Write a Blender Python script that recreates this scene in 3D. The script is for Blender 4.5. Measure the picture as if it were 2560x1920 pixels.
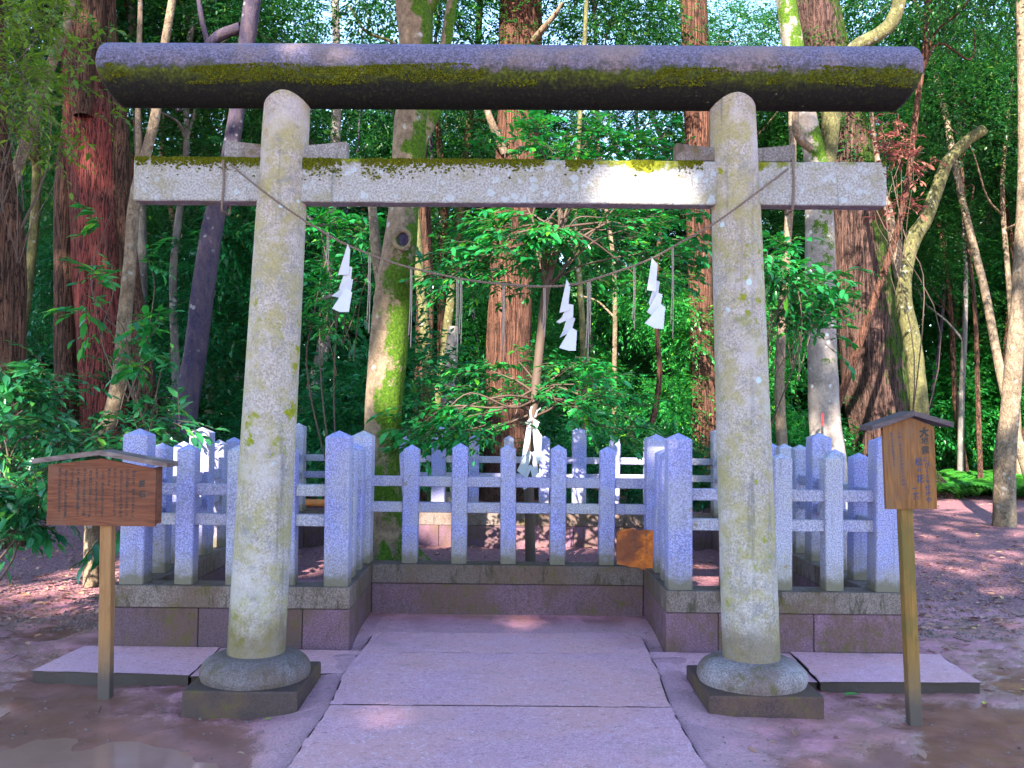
import bpy, bmesh, math, random
import numpy as np
from mathutils import Vector, Matrix
R_ = math.radians
scn = bpy.context.scene
col = scn.collection
for o in list(bpy.data.objects): bpy.data.objects.remove(o)

# ------------------------------------------------------------------ camera
F_PX, PITCH, YAW, ROLL = 2274.42, .0369, -.0058, .0114          # focal length in pixels of a 2560 wide frame
CAM = np.array([-.006, 0, 1.55])
_f = np.array([-math.sin(YAW)*math.cos(PITCH), math.cos(YAW)*math.cos(PITCH), math.sin(PITCH)])
_r = np.array([math.cos(YAW), math.sin(YAW), 0]); _u = np.cross(_r, _f)
RT = _r*math.cos(ROLL)+_u*math.sin(ROLL); UP = _u*math.cos(ROLL)-_r*math.sin(ROLL)
cd = bpy.data.cameras.new('camera'); cam = bpy.data.objects.new('camera', cd); col.objects.link(cam)
cd.sensor_width = 36; cd.lens = 36*F_PX/2560; cd.clip_start = .05; cd.clip_end = 600
M = Matrix([[RT[i], UP[i], -_f[i], CAM[i]] for i in range(3)]+[[0, 0, 0, 1]])
cam.matrix_world = M
scn.camera = cam
# ------------------------------------------------------------------ sky, sun, exposure
SUN_EL, SUN_AZ = R_(35), R_(198)
w = bpy.data.worlds.new('World'); scn.world = w; w.use_nodes = True
nt = w.node_tree; bg = nt.nodes['Background']
sk = nt.nodes.new('ShaderNodeTexSky'); sk.sky_type = 'NISHITA'; sk.sun_disc = False
sk.sun_elevation = SUN_EL; sk.sun_rotation = SUN_AZ; sk.air_density = 1.0; sk.dust_density = .0; sk.ozone_density = 2.2
nt.links.new(sk.outputs[0], bg.inputs[0]); bg.inputs[1].default_value = .15
TO_SUN = Vector((math.sin(SUN_AZ)*math.cos(SUN_EL), math.cos(SUN_AZ)*math.cos(SUN_EL), math.sin(SUN_EL)))
sl = bpy.data.lights.new('sun', 'SUN'); sl.energy = 4.6; sl.angle = R_(.53); sl.color = (1, .93, .8)
so = bpy.data.objects.new('sun', sl); col.objects.link(so)
so.rotation_euler = TO_SUN.to_track_quat('Z', 'Y').to_euler(); so.location = (-6, -12, 20)
vs = scn.view_settings; vs.view_transform = 'Standard'; vs.look = 'None'; vs.gamma = 1; vs.exposure = 2.55
scn.render.engine = 'CYCLES'
cy = scn.cycles; cy.max_bounces = 8; cy.diffuse_bounces = 4; cy.glossy_bounces = 3; cy.transmission_bounces = 4
cy.transparent_max_bounces = 6; cy.caustics_reflective = False; cy.caustics_refractive = False
cy.use_denoising = True; cy.sample_clamp_indirect = 6
try:
    cy.denoiser = 'OPENIMAGEDENOISE'; cy.denoising_input_passes = 'RGB_ALBEDO_NORMAL'
except Exception: pass

# ------------------------------------------------------------------ helpers
S22 = 2560/2212
def at(x, y, Y):
    """point on the plane at distance Y seen at pixel (x, y) of the photograph (2212 wide frame)"""
    d = _f+RT*(x*S22-1280)/F_PX-UP*(y*S22-960)/F_PX
    return CAM+d*(Y/d[1])
def px(p):
    d = np.asarray(p, float)-CAM; k = d@_f
    return (1280+F_PX*(d@RT)/k)/S22, (960-F_PX*(d@UP)/k)/S22
rng = np.random.default_rng(11)
_tab = np.random.default_rng(5).random((64, 64, 64)).astype(np.float32)
def vn(x, y=0., z=0.):
    """value noise in -1..1"""
    x, y, z = np.broadcast_arrays(np.asarray(x, float), np.asarray(y, float), np.asarray(z, float))
    i, j, k = np.floor(x).astype(int), np.floor(y).astype(int), np.floor(z).astype(int)
    a, b, c = x-i, y-j, z-k
    a, b, c = a*a*(3-2*a), b*b*(3-2*b), c*c*(3-2*c); o = 0
    for di in (0, 1):
        for dj in (0, 1):
            for dk in (0, 1):
                o = o+_tab[(i+di) % 64, (j+dj) % 64, (k+dk) % 64]*(a if di else 1-a)*(b if dj else 1-b)*(c if dk else 1-c)
    return o*2-1
def tag(o, label=None, cat=None, group=None, kind=None):
    if label: o['label'] = label
    if cat: o['category'] = cat
    if group: o['group'] = group
    if kind: o['kind'] = kind
    return o
def link(name, me, m=None, parent=None, loc=None):
    o = bpy.data.objects.new(name, me); col.objects.link(o)
    if m is not None and me is not None and not me.materials: me.materials.append(m)
    if parent is not None: o.parent = parent
    if loc is not None: o.location = loc
    return o
def empty(name, loc=(0, 0, 0)):
    return link(name, None, loc=loc)
def tri_mesh(name, V, F, smooth=True):
    V = np.asarray(V, np.float32); F = np.asarray(F, np.int32); n = F.shape[1]
    me = bpy.data.meshes.new(name)
    me.vertices.add(len(V)); me.vertices.foreach_set('co', V.ravel())
    me.loops.add(F.size); me.loops.foreach_set('vertex_index', F.ravel())
    me.polygons.add(len(F)); me.polygons.foreach_set('loop_start', np.arange(0, F.size, n, dtype=np.int32))
    me.polygons.foreach_set('use_smooth', np.full(len(F), smooth, bool))
    me.update(calc_edges=True); me.validate()
    return me
def bm_mesh(name, bm, smooth=False):
    me = bpy.data.meshes.new(name); bm.normal_update(); bm.to_mesh(me); bm.free()
    if smooth: me.polygons.foreach_set('use_smooth', np.full(len(me.polygons), True))
    return me
def box_mesh(name, sx, sy, sz, bev=.006, z0=True, seg=1):
    bm = bmesh.new(); bmesh.ops.create_cube(bm, size=1)
    for v in bm.verts: v.co = Vector((v.co.x*sx, v.co.y*sy, (v.co.z+(.5 if z0 else 0))*sz))
    if bev: bmesh.ops.bevel(bm, geom=bm.edges[:], offset=bev, segments=seg, affect='EDGES', profile=.6)
    return bm_mesh(name, bm)
def prism_mesh(name, poly, depth, tilt=(0, 0)):
    """polygon in x,z extruded towards +y; tilt adds depth along x and z"""
    bm = bmesh.new(); f = []; b = []
    for x, z in poly:
        y = x*tilt[0]+z*tilt[1]
        f.append(bm.verts.new((x, y, z))); b.append(bm.verts.new((x, y+depth, z)))
    n = len(poly); bm.faces.new(f); bm.faces.new(b[::-1])
    for i in range(n): bm.faces.new((f[i], b[i], b[(i+1) % n], f[(i+1) % n]))
    bmesh.ops.recalc_face_normals(bm, faces=bm.faces[:])
    bmesh.ops.triangulate(bm, faces=[q for q in bm.faces if len(q.verts) > 4])
    return bm_mesh(name, bm)
def catmull(P, n):
    P = np.asarray(P, float); Q = np.vstack([2*P[0]-P[1], P, 2*P[-1]-P[-2]]); out = []
    for i in range(1, len(Q)-2):
        t = np.linspace(0, 1, n, endpoint=False)[:, None]
        a, b, c, d = Q[i-1], Q[i], Q[i+1], Q[i+2]
        out.append(.5*((2*b)+(-a+c)*t+(2*a-5*b+4*c-d)*t**2+(-a+3*b-3*c+d)*t**3))
    return np.vstack(out+[P[-1:]])
def tube_arrays(P, sides=8, relief=None, cap=True):
    """P rows x,y,z,r -> quads of a tapered tube"""
    P = np.asarray(P, float); n = len(P); C = P[:, :3]
    T = np.gradient(C, axis=0); T /= np.linalg.norm(T, axis=1)[:, None]+1e-9
    ref = np.array([0, 1., 0]) if abs(T[:, 1]).mean() < .8 else np.array([1., 0, 0])
    A = np.cross(T, ref); A /= np.linalg.norm(A, axis=1)[:, None]; B = np.cross(T, A)
    th = np.linspace(0, 2*math.pi, sides, endpoint=False)
    rad = np.repeat(P[:, 3:4], sides, 1)
    if relief is not None:
        s = np.concatenate([[0], np.cumsum(np.linalg.norm(np.diff(C, axis=0), axis=1))])
        rad = rad*(1+relief(th[None, :], s[:, None], rad))
    V = C[:, None]+rad[..., None]*(A[:, None]*np.cos(th)[None, :, None]+B[:, None]*np.sin(th)[None, :, None])
    i = np.arange(n-1)[:, None]; j = np.arange(sides)[None]
    F = np.stack([i*sides+j, i*sides+(j+1) % sides, (i+1)*sides+(j+1) % sides, (i+1)*sides+j], -1).reshape(-1, 4)
    V = V.reshape(-1, 3)
    if cap:
        V = np.vstack([V, C[-1:]]); k = len(V)-1; b = (n-1)*sides
        jj = np.arange(sides)
        F = np.vstack([F, np.stack([b+jj, b+(jj+1) % sides, np.full(sides, k), np.full(sides, k)], -1)])
    return V, F
class MB:
    def __init__(s): s.V = []; s.F = []; s.n = 0
    def add(s, V, F):
        s.V.append(V); s.F.append(np.asarray(F)+s.n); s.n += len(V); return s
    def tube(s, P, sides=6, relief=None): return s.add(*tube_arrays(P, sides, relief))
    def build(s, name, m, parent=None, smooth=True):
        return link(name, s.mesh(name, smooth), m, parent)
    def mesh(s, name, smooth=True):
        V = np.vstack(s.V); F = np.vstack(s.F)
        if F.shape[1] == 4 and (F[:, 2] == F[:, 3]).any():
            me = bpy.data.meshes.new(name)
            me.from_pydata(V.tolist(), [], [f[:3] if f[2] == f[3] else f for f in F.tolist()]); me.update()
            if smooth: me.polygons.foreach_set('use_smooth', np.full(len(me.polygons), True))
            return me
        return tri_mesh(name, V, F, smooth)
def lathe(name, prof, seg=64, noise=.0, smooth=True, ns=9):
    pr = np.asarray(prof, float); th = np.linspace(0, 2*math.pi, seg, endpoint=False)
    V = np.stack([pr[:, 0:1]*np.cos(th), pr[:, 0:1]*np.sin(th), np.repeat(pr[:, 1:2], seg, 1)], -1)
    if noise:
        k = 1+noise*(vn(V[..., 0]*ns+7, V[..., 1]*ns, V[..., 2]*ns)+.6*vn(V[..., 0]*ns*4, V[..., 1]*ns*4, V[..., 2]*ns*4+3))
        V[..., 0] *= k; V[..., 1] *= k
    n = len(pr); i = np.arange(n-1)[:, None]; j = np.arange(seg)[None]
    F = np.stack([i*seg+j, i*seg+(j+1) % seg, (i+1)*seg+(j+1) % seg, (i+1)*seg+j], -1).reshape(-1, 4)
    return tri_mesh(name, V.reshape(-1, 3), F, smooth)

# ------------------------------------------------------------------ materials
class G:
    def __init__(s, name):
        s.m = bpy.data.materials.new(name); s.m.use_nodes = True; s.t = s.m.node_tree; s.N = s.t.nodes; s.b = s.N['Principled BSDF']
        s.out = s.N['Material Output']
    def n(s, typ, **kw):
        o = s.N.new('ShaderNode'+typ)
        for k, v in kw.items(): setattr(o, k, v)
        return o
    def set(s, sock, v):
        if hasattr(v, 'is_output'): s.t.links.new(v, sock)
        elif isinstance(v, (tuple, list)) and len(v) == 3 and sock.type == 'RGBA': sock.default_value = (*v, 1)
        else: sock.default_value = v
    def co(s, scale=(1, 1, 1), rand=True, kind='Object'):
        c = s.n('TexCoord').outputs[kind]
        m = s.n('Mapping'); s.set(m.inputs[0], c); m.inputs[3].default_value = scale
        if rand:
            oi = s.n('ObjectInfo'); k = s.math('MULTIPLY', oi.outputs['Random'], 37.)
            cb = s.n('CombineXYZ'); s.set(cb.inputs[0], k); s.set(cb.inputs[1], k); s.set(cb.inputs[2], k)
            s.set(m.inputs[1], cb.outputs[0])
        return m.outputs[0]
    def noise(s, vec, scale, det=4, rough=.55, dist=0):
        o = s.n('TexNoise'); s.set(o.inputs['Vector'], vec); o.inputs['Scale'].default_value = scale
        o.inputs['Detail'].default_value = det; o.inputs['Roughness'].default_value = rough; o.inputs['Distortion'].default_value = dist
        return o.outputs[0]
    def voro(s, vec, scale, feat='F1', rnd=1):
        o = s.n('TexVoronoi', feature=feat); s.set(o.inputs['Vector'], vec); o.inputs['Scale'].default_value = scale
        o.inputs['Randomness'].default_value = rnd
        return o.outputs
    def math(s, op, a, b=0., c=0., clamp=False):
        o = s.n('Math', operation=op, use_clamp=clamp)
        s.set(o.inputs[0], a); s.set(o.inputs[1], b); s.set(o.inputs[2], c); return o.outputs[0]
    def step(s, v, lo, hi, a=0., b=1.):
        o = s.n('MapRange', interpolation_type='SMOOTHSTEP'); s.set(o.inputs[0], v)
        for i, q in enumerate((lo, hi, a, b)): s.set(o.inputs[i+1], q)
        return o.outputs[0]
    def mix(s, f, a, b, mode='MIX'):
        o = s.n('Mix', data_type='RGBA', blend_type=mode); s.set(o.inputs[0], f); s.set(o.inputs[6], a); s.set(o.inputs[7], b); return o.outputs[2]
    def ramp(s, f, stops):
        o = s.n('ValToRGB'); s.set(o.inputs[0], f); e = o.color_ramp.elements
        while len(e) < len(stops): e.new(.5)
        for k, (p, c) in zip(e, stops): k.position = p; k.color = (*c, 1)
        return o.outputs[0]
    def xyz(s, vec):
        o = s.n('SeparateXYZ'); s.set(o.inputs[0], vec); return o.outputs
    def raw(s, kind='Object'): return s.n('TexCoord').outputs[kind]
    def bump(s, h, strength=.5, dist=.01, prev=None):
        o = s.n('Bump'); s.set(o.inputs['Height'], h); o.inputs['Strength'].default_value = strength; o.inputs['Distance'].default_value = dist
        if prev is not None: s.set(o.inputs['Normal'], prev)
        return o.outputs[0]
    def fin(s, color, rough=.8, normal=None, spec=.4, **kw):
        s.set(s.b.inputs['Base Color'], color); s.set(s.b.inputs['Roughness'], rough); s.b.inputs['Specular IOR Level'].default_value = spec
        if normal is not None: s.set(s.b.inputs['Normal'], normal)
        for k, v in kw.items(): s.set(s.b.inputs[k], v)
        return s.m
MOSS, MOSS_D = (.15, .20, .008), (.035, .06, .006)

def m_granite(name, base, dirt=1., wall=False):
    g = G(name); v = g.co()
    sp = g.noise(v, 105, 4, .8); big = g.noise(v, 3.2, 5, .6); mid = g.noise(v, 17, 5, .65)
    c = g.mix(g.step(sp, .38, .64), tuple(x*.5 for x in base), tuple(min(1, x*1.45) for x in base))
    rn = g.n('ObjectInfo').outputs['Random']
    pale = g.mix(g.step(sp, .38, .64), (.23, .215, .25), (.56, .53, .60))
    c = g.mix(g.math('ADD', g.step(rn, .45, 1., 0, .7), g.step(big, .45, .65, 0, .3)), c, pale)
    c = g.mix(g.step(g.voro(v, 95)[0], .26, .1, 0, .7), c, (.06, .06, .07))
    rs = g.noise(g.co((26, 26, 1.2)), 1., 5, .65); c = g.mix(g.step(rs, .56, .72, 0, .4), c, (.12, .105, .085))
    c = g.mix(g.step(big, .35, .75, 0, .35), c, (.33, .29, .24))
    zc = g.xyz(g.raw())[2]
    och = g.math('MULTIPLY', g.step(mid, .6, .68), g.step(big, .46, .62))
    c = g.mix(g.math('MULTIPLY', och, min(.95, .75*dirt)), c, (.22, .14, .03))
    if not wall:
        f = g.step(g.math('ADD', zc, g.math('MULTIPLY', mid, -.16)), .03, -.05)
        c = g.mix(g.math('MULTIPLY', f, .85), c, (.045, .042, .02))
        f2 = g.step(g.math('ADD', zc, g.math('MULTIPLY', mid, -.3)), .12, -.06, 0, .45)
        c = g.mix(f2, c, (.23, .18, .10))
    h = g.math('ADD', sp, g.math('MULTIPLY', mid, .7))
    return g.fin(c, .72, g.bump(h, .35, .004), .35)
def m_wall(name, base, streak):
    """weathered base blocks: brown wash, dark algae runs, moss flecks"""
    g = G(name); v = g.co(); vs_ = g.co((11, 11, 3.2))
    sp = g.noise(v, 100, 4, .8); big = g.noise(v, 2.6, 5, .6); st = g.noise(vs_, 1.5, 7, .72, .5); mid = g.noise(v, 13, 6, .7)
    c = g.mix(g.step(sp, .36, .66), tuple(x*.5 for x in base), tuple(x*1.45 for x in base))
    c = g.mix(g.math('MULTIPLY', g.n('ObjectInfo').outputs['Random'], .75), c, g.mix(sp, (.03, .02, .018), (.09, .058, .052)))
    c = g.mix(g.step(big, .40, .62, 0, .7), c, (.115, .065, .045))
    c = g.mix(g.step(st, .50, .66, 0, streak*.85), c, (.045, .035, .018))
    c = g.mix(g.math('MULTIPLY', g.step(mid, .50, .64), g.step(big, .44, .58, 0, .7)), c, (.09, .075, .012))
    c = g.mix(g.step(g.noise(v, 35, 6, .75), .55, .7, 0, .5), c, (.05, .035, .032))
    return g.fin(c, g.step(big, .3, .7, .6, .9), g.bump(g.math('ADD', sp, mid), .55, .006), .25)
def m_pillar():
    g = G('pillar_stone'); v = g.co(); vz = g.co((9, 9, .55))
    sp = g.noise(v, 85, 4, .8); big = g.noise(v, 2.3, 5, .6); mid = g.noise(v, 11, 6, .65); st = g.noise(vz, 1.3, 5, .6)
    c = g.mix(g.step(sp, .36, .64), (.23, .19, .175), (.48, .41, .38))
    c = g.mix(g.math('MULTIPLY', g.step(g.noise(v, 5, 9, .8), .42, .6), .72), c, (.29, .245, .075))
    c = g.mix(g.step(g.noise(v, 6, 6, .7, .3), .58, .7, 0, .6), c, (.34, .26, .17))
    c = g.mix(g.math('MULTIPLY', g.step(st, .54, .70), .6), c, (.085, .085, .085))
    c = g.mix(g.step(g.noise(v, 9, 8, .8, .4), .5, .66, 0, .65), c, (.16, .155, .18))
    c = g.mix(g.step(g.noise(v, 3.1, 7, .75), .5, .64, 0, .5), c, (.46, .40, .42))
    ms = g.math('MULTIPLY', g.step(mid, .54, .62), g.step(big, .50, .58))
    c = g.mix(ms, c, g.mix(g.noise(v, 45, 3), (.09, .10, .004), (.30, .31, .008)))
    c = g.mix(g.math('MULTIPLY', g.step(g.noise(v, 28, 6, .8), .56, .7), .55), c, (.10, .085, .06))
    vo = g.voro(v, 7.5)
    c = g.mix(g.math('MULTIPLY', g.step(vo[0], .16, .11), g.step(g.noise(v, 1.7, 2), .56, .6)), c, (.42, .52, .58))
    zc = g.xyz(g.raw())[2]
    low = g.step(g.math('ADD', zc, g.math('MULTIPLY', mid, -.35)), .12, -.1)
    c = g.mix(g.math('MULTIPLY', low, .7), c, (.13, .085, .04))
    h = g.math('ADD', g.math('MULTIPLY', sp, .7), g.math('MULTIPLY', mid, 1.2))
    return g.fin(c, .85, g.bump(h, .55, .008), .25)
def m_kasagi():
    g = G('top_beam_stone'); v = g.co(rand=False); sp = g.noise(v, 85, 4, .8); big = g.noise(v, 2.4, 5, .6); mid = g.noise(v, 11, 6, .7)
    c = g.mix(g.step(sp, .36, .64), (.06, .052, .09), (.20, .18, .29))
    c = g.mix(g.step(big, .45, .7, 0, .55), c, (.27, .175, .13))
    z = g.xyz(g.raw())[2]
    c = g.mix(g.math('MULTIPLY', g.step(z, .13, .0), g.step(g.noise(v, 24, 7, .8), .42, .62, .1, .85)), c, (.05, .048, .05))  # darkens down to the moss: grime specks plus painted shading of the round top
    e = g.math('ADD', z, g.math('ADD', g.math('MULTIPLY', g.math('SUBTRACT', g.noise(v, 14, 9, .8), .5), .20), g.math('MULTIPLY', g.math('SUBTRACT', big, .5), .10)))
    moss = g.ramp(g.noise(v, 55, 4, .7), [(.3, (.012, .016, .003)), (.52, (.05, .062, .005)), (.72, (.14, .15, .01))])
    dark = g.mix(g.step(g.noise(v, 60, 4, .7), .5, .68), (.008, .008, .007), (.03, .033, .014))  # near-black below the moss: algae stain with the underside's shade painted in
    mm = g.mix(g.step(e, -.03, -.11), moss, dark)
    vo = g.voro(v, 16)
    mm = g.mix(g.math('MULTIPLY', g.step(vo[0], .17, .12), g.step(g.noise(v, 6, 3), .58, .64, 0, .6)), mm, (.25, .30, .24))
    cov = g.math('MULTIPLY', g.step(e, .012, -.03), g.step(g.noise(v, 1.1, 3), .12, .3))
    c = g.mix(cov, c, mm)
    h = g.math('ADD', g.math('MULTIPLY', sp, .6), g.math('MULTIPLY', g.math('ADD', mid, g.noise(v, 60, 3)), g.math('ADD', g.math('MULTIPLY', cov, 1.2), .4)))
    return g.fin(c, .85, g.bump(h, .6, .01), .2)
def m_nuki():
    g = G('tie_beam_stone'); v = g.co(rand=False); sp = g.noise(v, 85, 4, .8); big = g.noise(v, 2.1, 5, .6); mid = g.noise(v, 9, 6, .68)
    c = g.mix(g.step(sp, .36, .64), (.19, .175, .17), (.40, .375, .37))
    c = g.mix(g.step(mid, .48, .66, 0, .6), c, (.21, .185, .10))
    wv = g.n('VectorMath', operation='ADD'); g.set(wv.inputs[0], v); 
    dn = g.n('TexNoise'); g.set(dn.inputs['Vector'], v); dn.inputs['Scale'].default_value = 22
    sc = g.n('VectorMath', operation='SCALE'); g.set(sc.inputs[0], dn.outputs[1]); sc.inputs['Scale'].default_value = .05
    g.set(wv.inputs[1], sc.outputs[0])
    vo = g.voro(wv.outputs[0], 15)
    li = g.math('MULTIPLY', g.step(vo[0], .36, .26), g.step(g.noise(v, 3.1, 3), .42, .54))
    c = g.mix(g.math('MULTIPLY', li, .7), c, g.mix(sp, (.26, .29, .33), (.48, .51, .55)))
    st = g.noise(g.co((10, 10, .8), rand=False), 1.2, 5, .65)
    c = g.mix(g.math('MULTIPLY', g.step(st, .64, .74), .7), c, (.05, .055, .05))
    z = g.xyz(g.raw())[2]
    e = g.math('ADD', z, g.math('ADD', g.math('MULTIPLY', g.math('SUBTRACT', mid, .5), .16), g.math('MULTIPLY', g.math('SUBTRACT', big, .5), .22)))
    moss = g.ramp(g.noise(v, 50, 4, .7), [(.3, (.05, .06, .004)), (.55, (.15, .16, .006)), (.75, (.26, .26, .012))])
    cov = g.math('MULTIPLY', g.step(e, .084, .108), g.step(g.math('ADD', g.noise(v, 2.2, 5, .65), g.step(g.math('ABSOLUTE', g.math('ADD', g.xyz(v)[0], .7)), .9, .2, 0, .2)), .48, .58))
    c = g.mix(cov, c, moss)
    h = g.math('ADD', g.math('MULTIPLY', sp, .6), g.math('ADD', mid, g.math('MULTIPLY', g.noise(v, 50, 3), g.math('MULTIPLY', cov, 1.5))))
    return g.fin(c, .85, g.bump(h, .5, .008), .25)
def m_slab():
    g = G('path_stone'); v = g.co(kind='Object'); sp = g.noise(v, 110, 4, .75); big = g.noise(v, 1.7, 5, .6); mid = g.noise(v, 12, 5, .7)
    c = g.mix(g.step(sp, .35, .65), (.47, .215, .275), (.80, .43, .53))
    c = g.mix(g.step(big, .36, .66, 0, .7), c, (.66, .31, .29))
    fl = g.noise(v, 42, 6, .85); zs = g.xyz(v)[2]
    c = g.mix(g.math('MULTIPLY', g.step(fl, .54, .66), g.step(mid, .38, .6, .25, .8)), c, (.88, .76, .98))
    c = g.mix(g.step(g.noise(v, 26, 7, .85), .53, .66, 0, .8), c, (.25, .12, .115))
    c = g.mix(g.step(g.noise(v, 5, 6, .7), .55, .7, 0, .45), c, (.42, .25, .22))
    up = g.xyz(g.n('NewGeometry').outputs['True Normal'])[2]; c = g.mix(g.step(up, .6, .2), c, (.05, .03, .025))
    return g.fin(c, g.step(g.math('ADD', big, g.math('MULTIPLY', fl, .5)), .55, .9, .34, .8), g.bump(g.math('ADD', g.math('ADD', sp, fl), g.math('MULTIPLY', mid, .8)), .8, .008), .45)
def m_ground():
    g = G('mud_and_forest_floor'); v = g.raw(); x, y, z = g.xyz(v)[:]
    fine = g.noise(v, 75, 5, .75); mid = g.noise(v, 6, 6, .65); big = g.noise(v, .9, 5, .6)
    mud = g.mix(g.step(mid, .35, .68), (.29, .092, .11), (.66, .255, .34))
    mud = g.mix(g.step(big, .4, .65, 0, .7), mud, (.42, .18, .125))
    mud = g.mix(g.step(fine, .58, .72, 0, .45), mud, (.60, .42, .50))
    cel = g.voro(v, 26); lit = g.mix(cel[1], (.07, .036, .03), (.24, .125, .10), 'MIX')
    o = g.n('SeparateColor'); g.set(o.inputs[0], cel[1]); lit = g.mix(o.outputs[0], (.34, .115, .135), (.74, .34, .37))
    lit = g.mix(g.step(g.voro(v, 90)[0], .1, .5), lit, (.20, .08, .095))
    silt = g.math('MULTIPLY', g.step(g.math('ADD', g.math('ABSOLUTE', x), g.math('MULTIPLY', g.math('SUBTRACT', mid, .5), .8)), 1.55, .98), g.step(y, 6.9, 6.4))
    mud = g.mix(g.math('MULTIPLY', silt, .75), mud, g.mix(g.step(fine, .35, .65), (.42, .21, .25), (.66, .38, .46)))
    d = g.math('ADD', y, g.math('MULTIPLY', g.math('SUBTRACT', big, .5), 2.5))
    ax = g.math('ABSOLUTE', x)
    f = g.math('MAXIMUM', g.step(d, 7.0, 8.2), 0)
    c = g.mix(f, mud, lit)
    wet = g.math('MULTIPLY', g.step(g.math('ADD', big, g.math('MULTIPLY', mid, .6)), .92, .68), g.math('SUBTRACT', 1, f))
    hol = g.math('MULTIPLY', g.step(g.math('ADD', z, g.math('MULTIPLY', g.math('SUBTRACT', mid, .5), .03)), 0.004, -.024), g.math('SUBTRACT', 1, f))
    c = g.mix(g.math('MULTIPLY', hol, .85), c, g.mix(mid, (.15, .06, .04), (.26, .115, .08)))
    r = g.math('SUBTRACT', g.math('SUBTRACT', .85, g.math('MULTIPLY', wet, g.math('SUBTRACT', .5, g.math('MULTIPLY', hol, .5)))), g.math('MULTIPLY', hol, .74))
    mud2 = g.mix(g.step(g.noise(v, 22, 6, .75), .56, .68, 0, .6), c, (.13, .06, .055)); c = mud2
    h = g.math('ADD', g.math('MULTIPLY', fine, .6), g.math('ADD', mid, g.math('MULTIPLY', g.math('MULTIPLY', g.voro(v, 30)[0], f), 1.5)))
    return g.fin(c, r, g.bump(g.math('MULTIPLY', h, g.math('SUBTRACT', 1, g.math('MULTIPLY', hol, .93))), .8, .03), .5)
def m_water():
    g = G('puddle_water'); v = g.raw()
    return g.fin(g.mix(g.noise(v, 3, 5, .7), (.24, .11, .075), (.40, .21, .16)), .10, g.bump(g.noise(v, 14, 3), .06, .01), .5, IOR=1.33)
def m_bark(name, dark, light, fib=(16, 16, 1.1), red=None, moss=None, bumpd=.05, lichen=0, mossy=(.60, .72), high=0, crack=.0):
    g = G(name); v = g.co(fib, rand=True); o = g.co()
    f1 = g.noise(v, 1.0, 6, .65, .4); f2 = g.noise(v, 3.2, 4, .6); big = g.noise(o, 1.1, 5, .6); sp = g.noise(o, 40, 4, .7)
    c = g.ramp(g.math('ADD', g.math('MULTIPLY', f1, .75), g.math('MULTIPLY', f2, .25)), [(.33, dark), (.5, tuple(.5*(a+b) for a, b in zip(dark, light))), (.66, light)])
    c = g.mix(g.step(sp, .4, .7, 0, .35), c, tuple(min(1, x*1.4) for x in light))
    c = g.mix(g.step(g.noise(o, 4.5, 6, .7), .5, .66, 0, .6), c, tuple(.6*a+.25*b for a, b in zip(dark, light)))
    if red: c = g.mix(g.step(big, .4, .55, 0, .85), c, g.mix(f2, tuple(x*.6 for x in red), red))
    if lichen: c = g.mix(g.math('MULTIPLY', g.step(g.voro(o, 9)[0], .3, .2), g.step(g.noise(o, 3, 3), .5, .6, 0, lichen)), c, (.52, .52, .50))
    if moss:
        nr = g.n('NewGeometry').outputs['Normal']; dp = g.n('VectorMath', operation='DOT_PRODUCT'); g.set(dp.inputs[0], nr); dp.inputs[1].default_value = moss
        k = g.math('ADD', g.math('MULTIPLY', dp.outputs['Value'], .26), g.math('MULTIPLY_ADD', g.noise(o, 2.3, 8, .75), 1.7, -.35))
        if high: k = g.math('ADD', k, g.math('MULTIPLY_ADD', g.xyz(g.raw())[2], high, -3*high))
        mc = g.ramp(g.noise(o, 42, 4, .7), [(.3, (.014, .034, .003)), (.55, (.05, .10, .005)), (.75, (.12, .18, .01))])
        c = g.mix(g.step(k, *mossy), c, mc)
    cr = g.noise(v, 1.7, 5, .6, .6); ck = g.step(g.math('ABSOLUTE', g.math('SUBTRACT', cr, .5)), .045, .006)
    if crack: c = g.mix(g.math('MULTIPLY', ck, crack), c, tuple(x*.35 for x in dark))
    h = g.math('SUBTRACT', g.math('ADD', g.math('ADD', f1, g.math('MULTIPLY', f2, .5)), g.math('MULTIPLY', sp, .3)), g.math('MULTIPLY', ck, .5*crack))
    return g.fin(c, .9, g.bump(h, 1., bumpd), .2)
def m_leaf(name, c1, c2, c3=None, rough=.34, trans=.35, spec=.5):
    g = G(name); geo = g.n('NewGeometry'); r = geo.outputs['Random Per Island']
    oi = g.n('ObjectInfo').outputs['Random']
    st = [(0, c1), (.75, c2)]
    if c3: st += [(.93, c2), (1, c3)]
    c = g.ramp(r, st)
    c = g.mix(g.math('MULTIPLY', oi, .5), c, tuple(.5*(a+b)*.8 for a, b in zip(c1, c2)))
    g.fin(c, rough, None, spec)
    tr = g.n('BsdfTranslucent'); hs = g.n('HueSaturation'); hs.inputs['Hue'].default_value = .475; hs.inputs['Value'].default_value = 1.5; g.set(hs.inputs['Color'], c); g.set(tr.inputs[0], hs.outputs[0])
    mx = g.n('MixShader'); mx.inputs[0].default_value = trans
    g.t.links.new(g.b.outputs[0], mx.inputs[1]); g.t.links.new(tr.outputs[0], mx.inputs[2]); g.t.links.new(mx.outputs[0], g.out.inputs[0])
    return g.m
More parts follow.
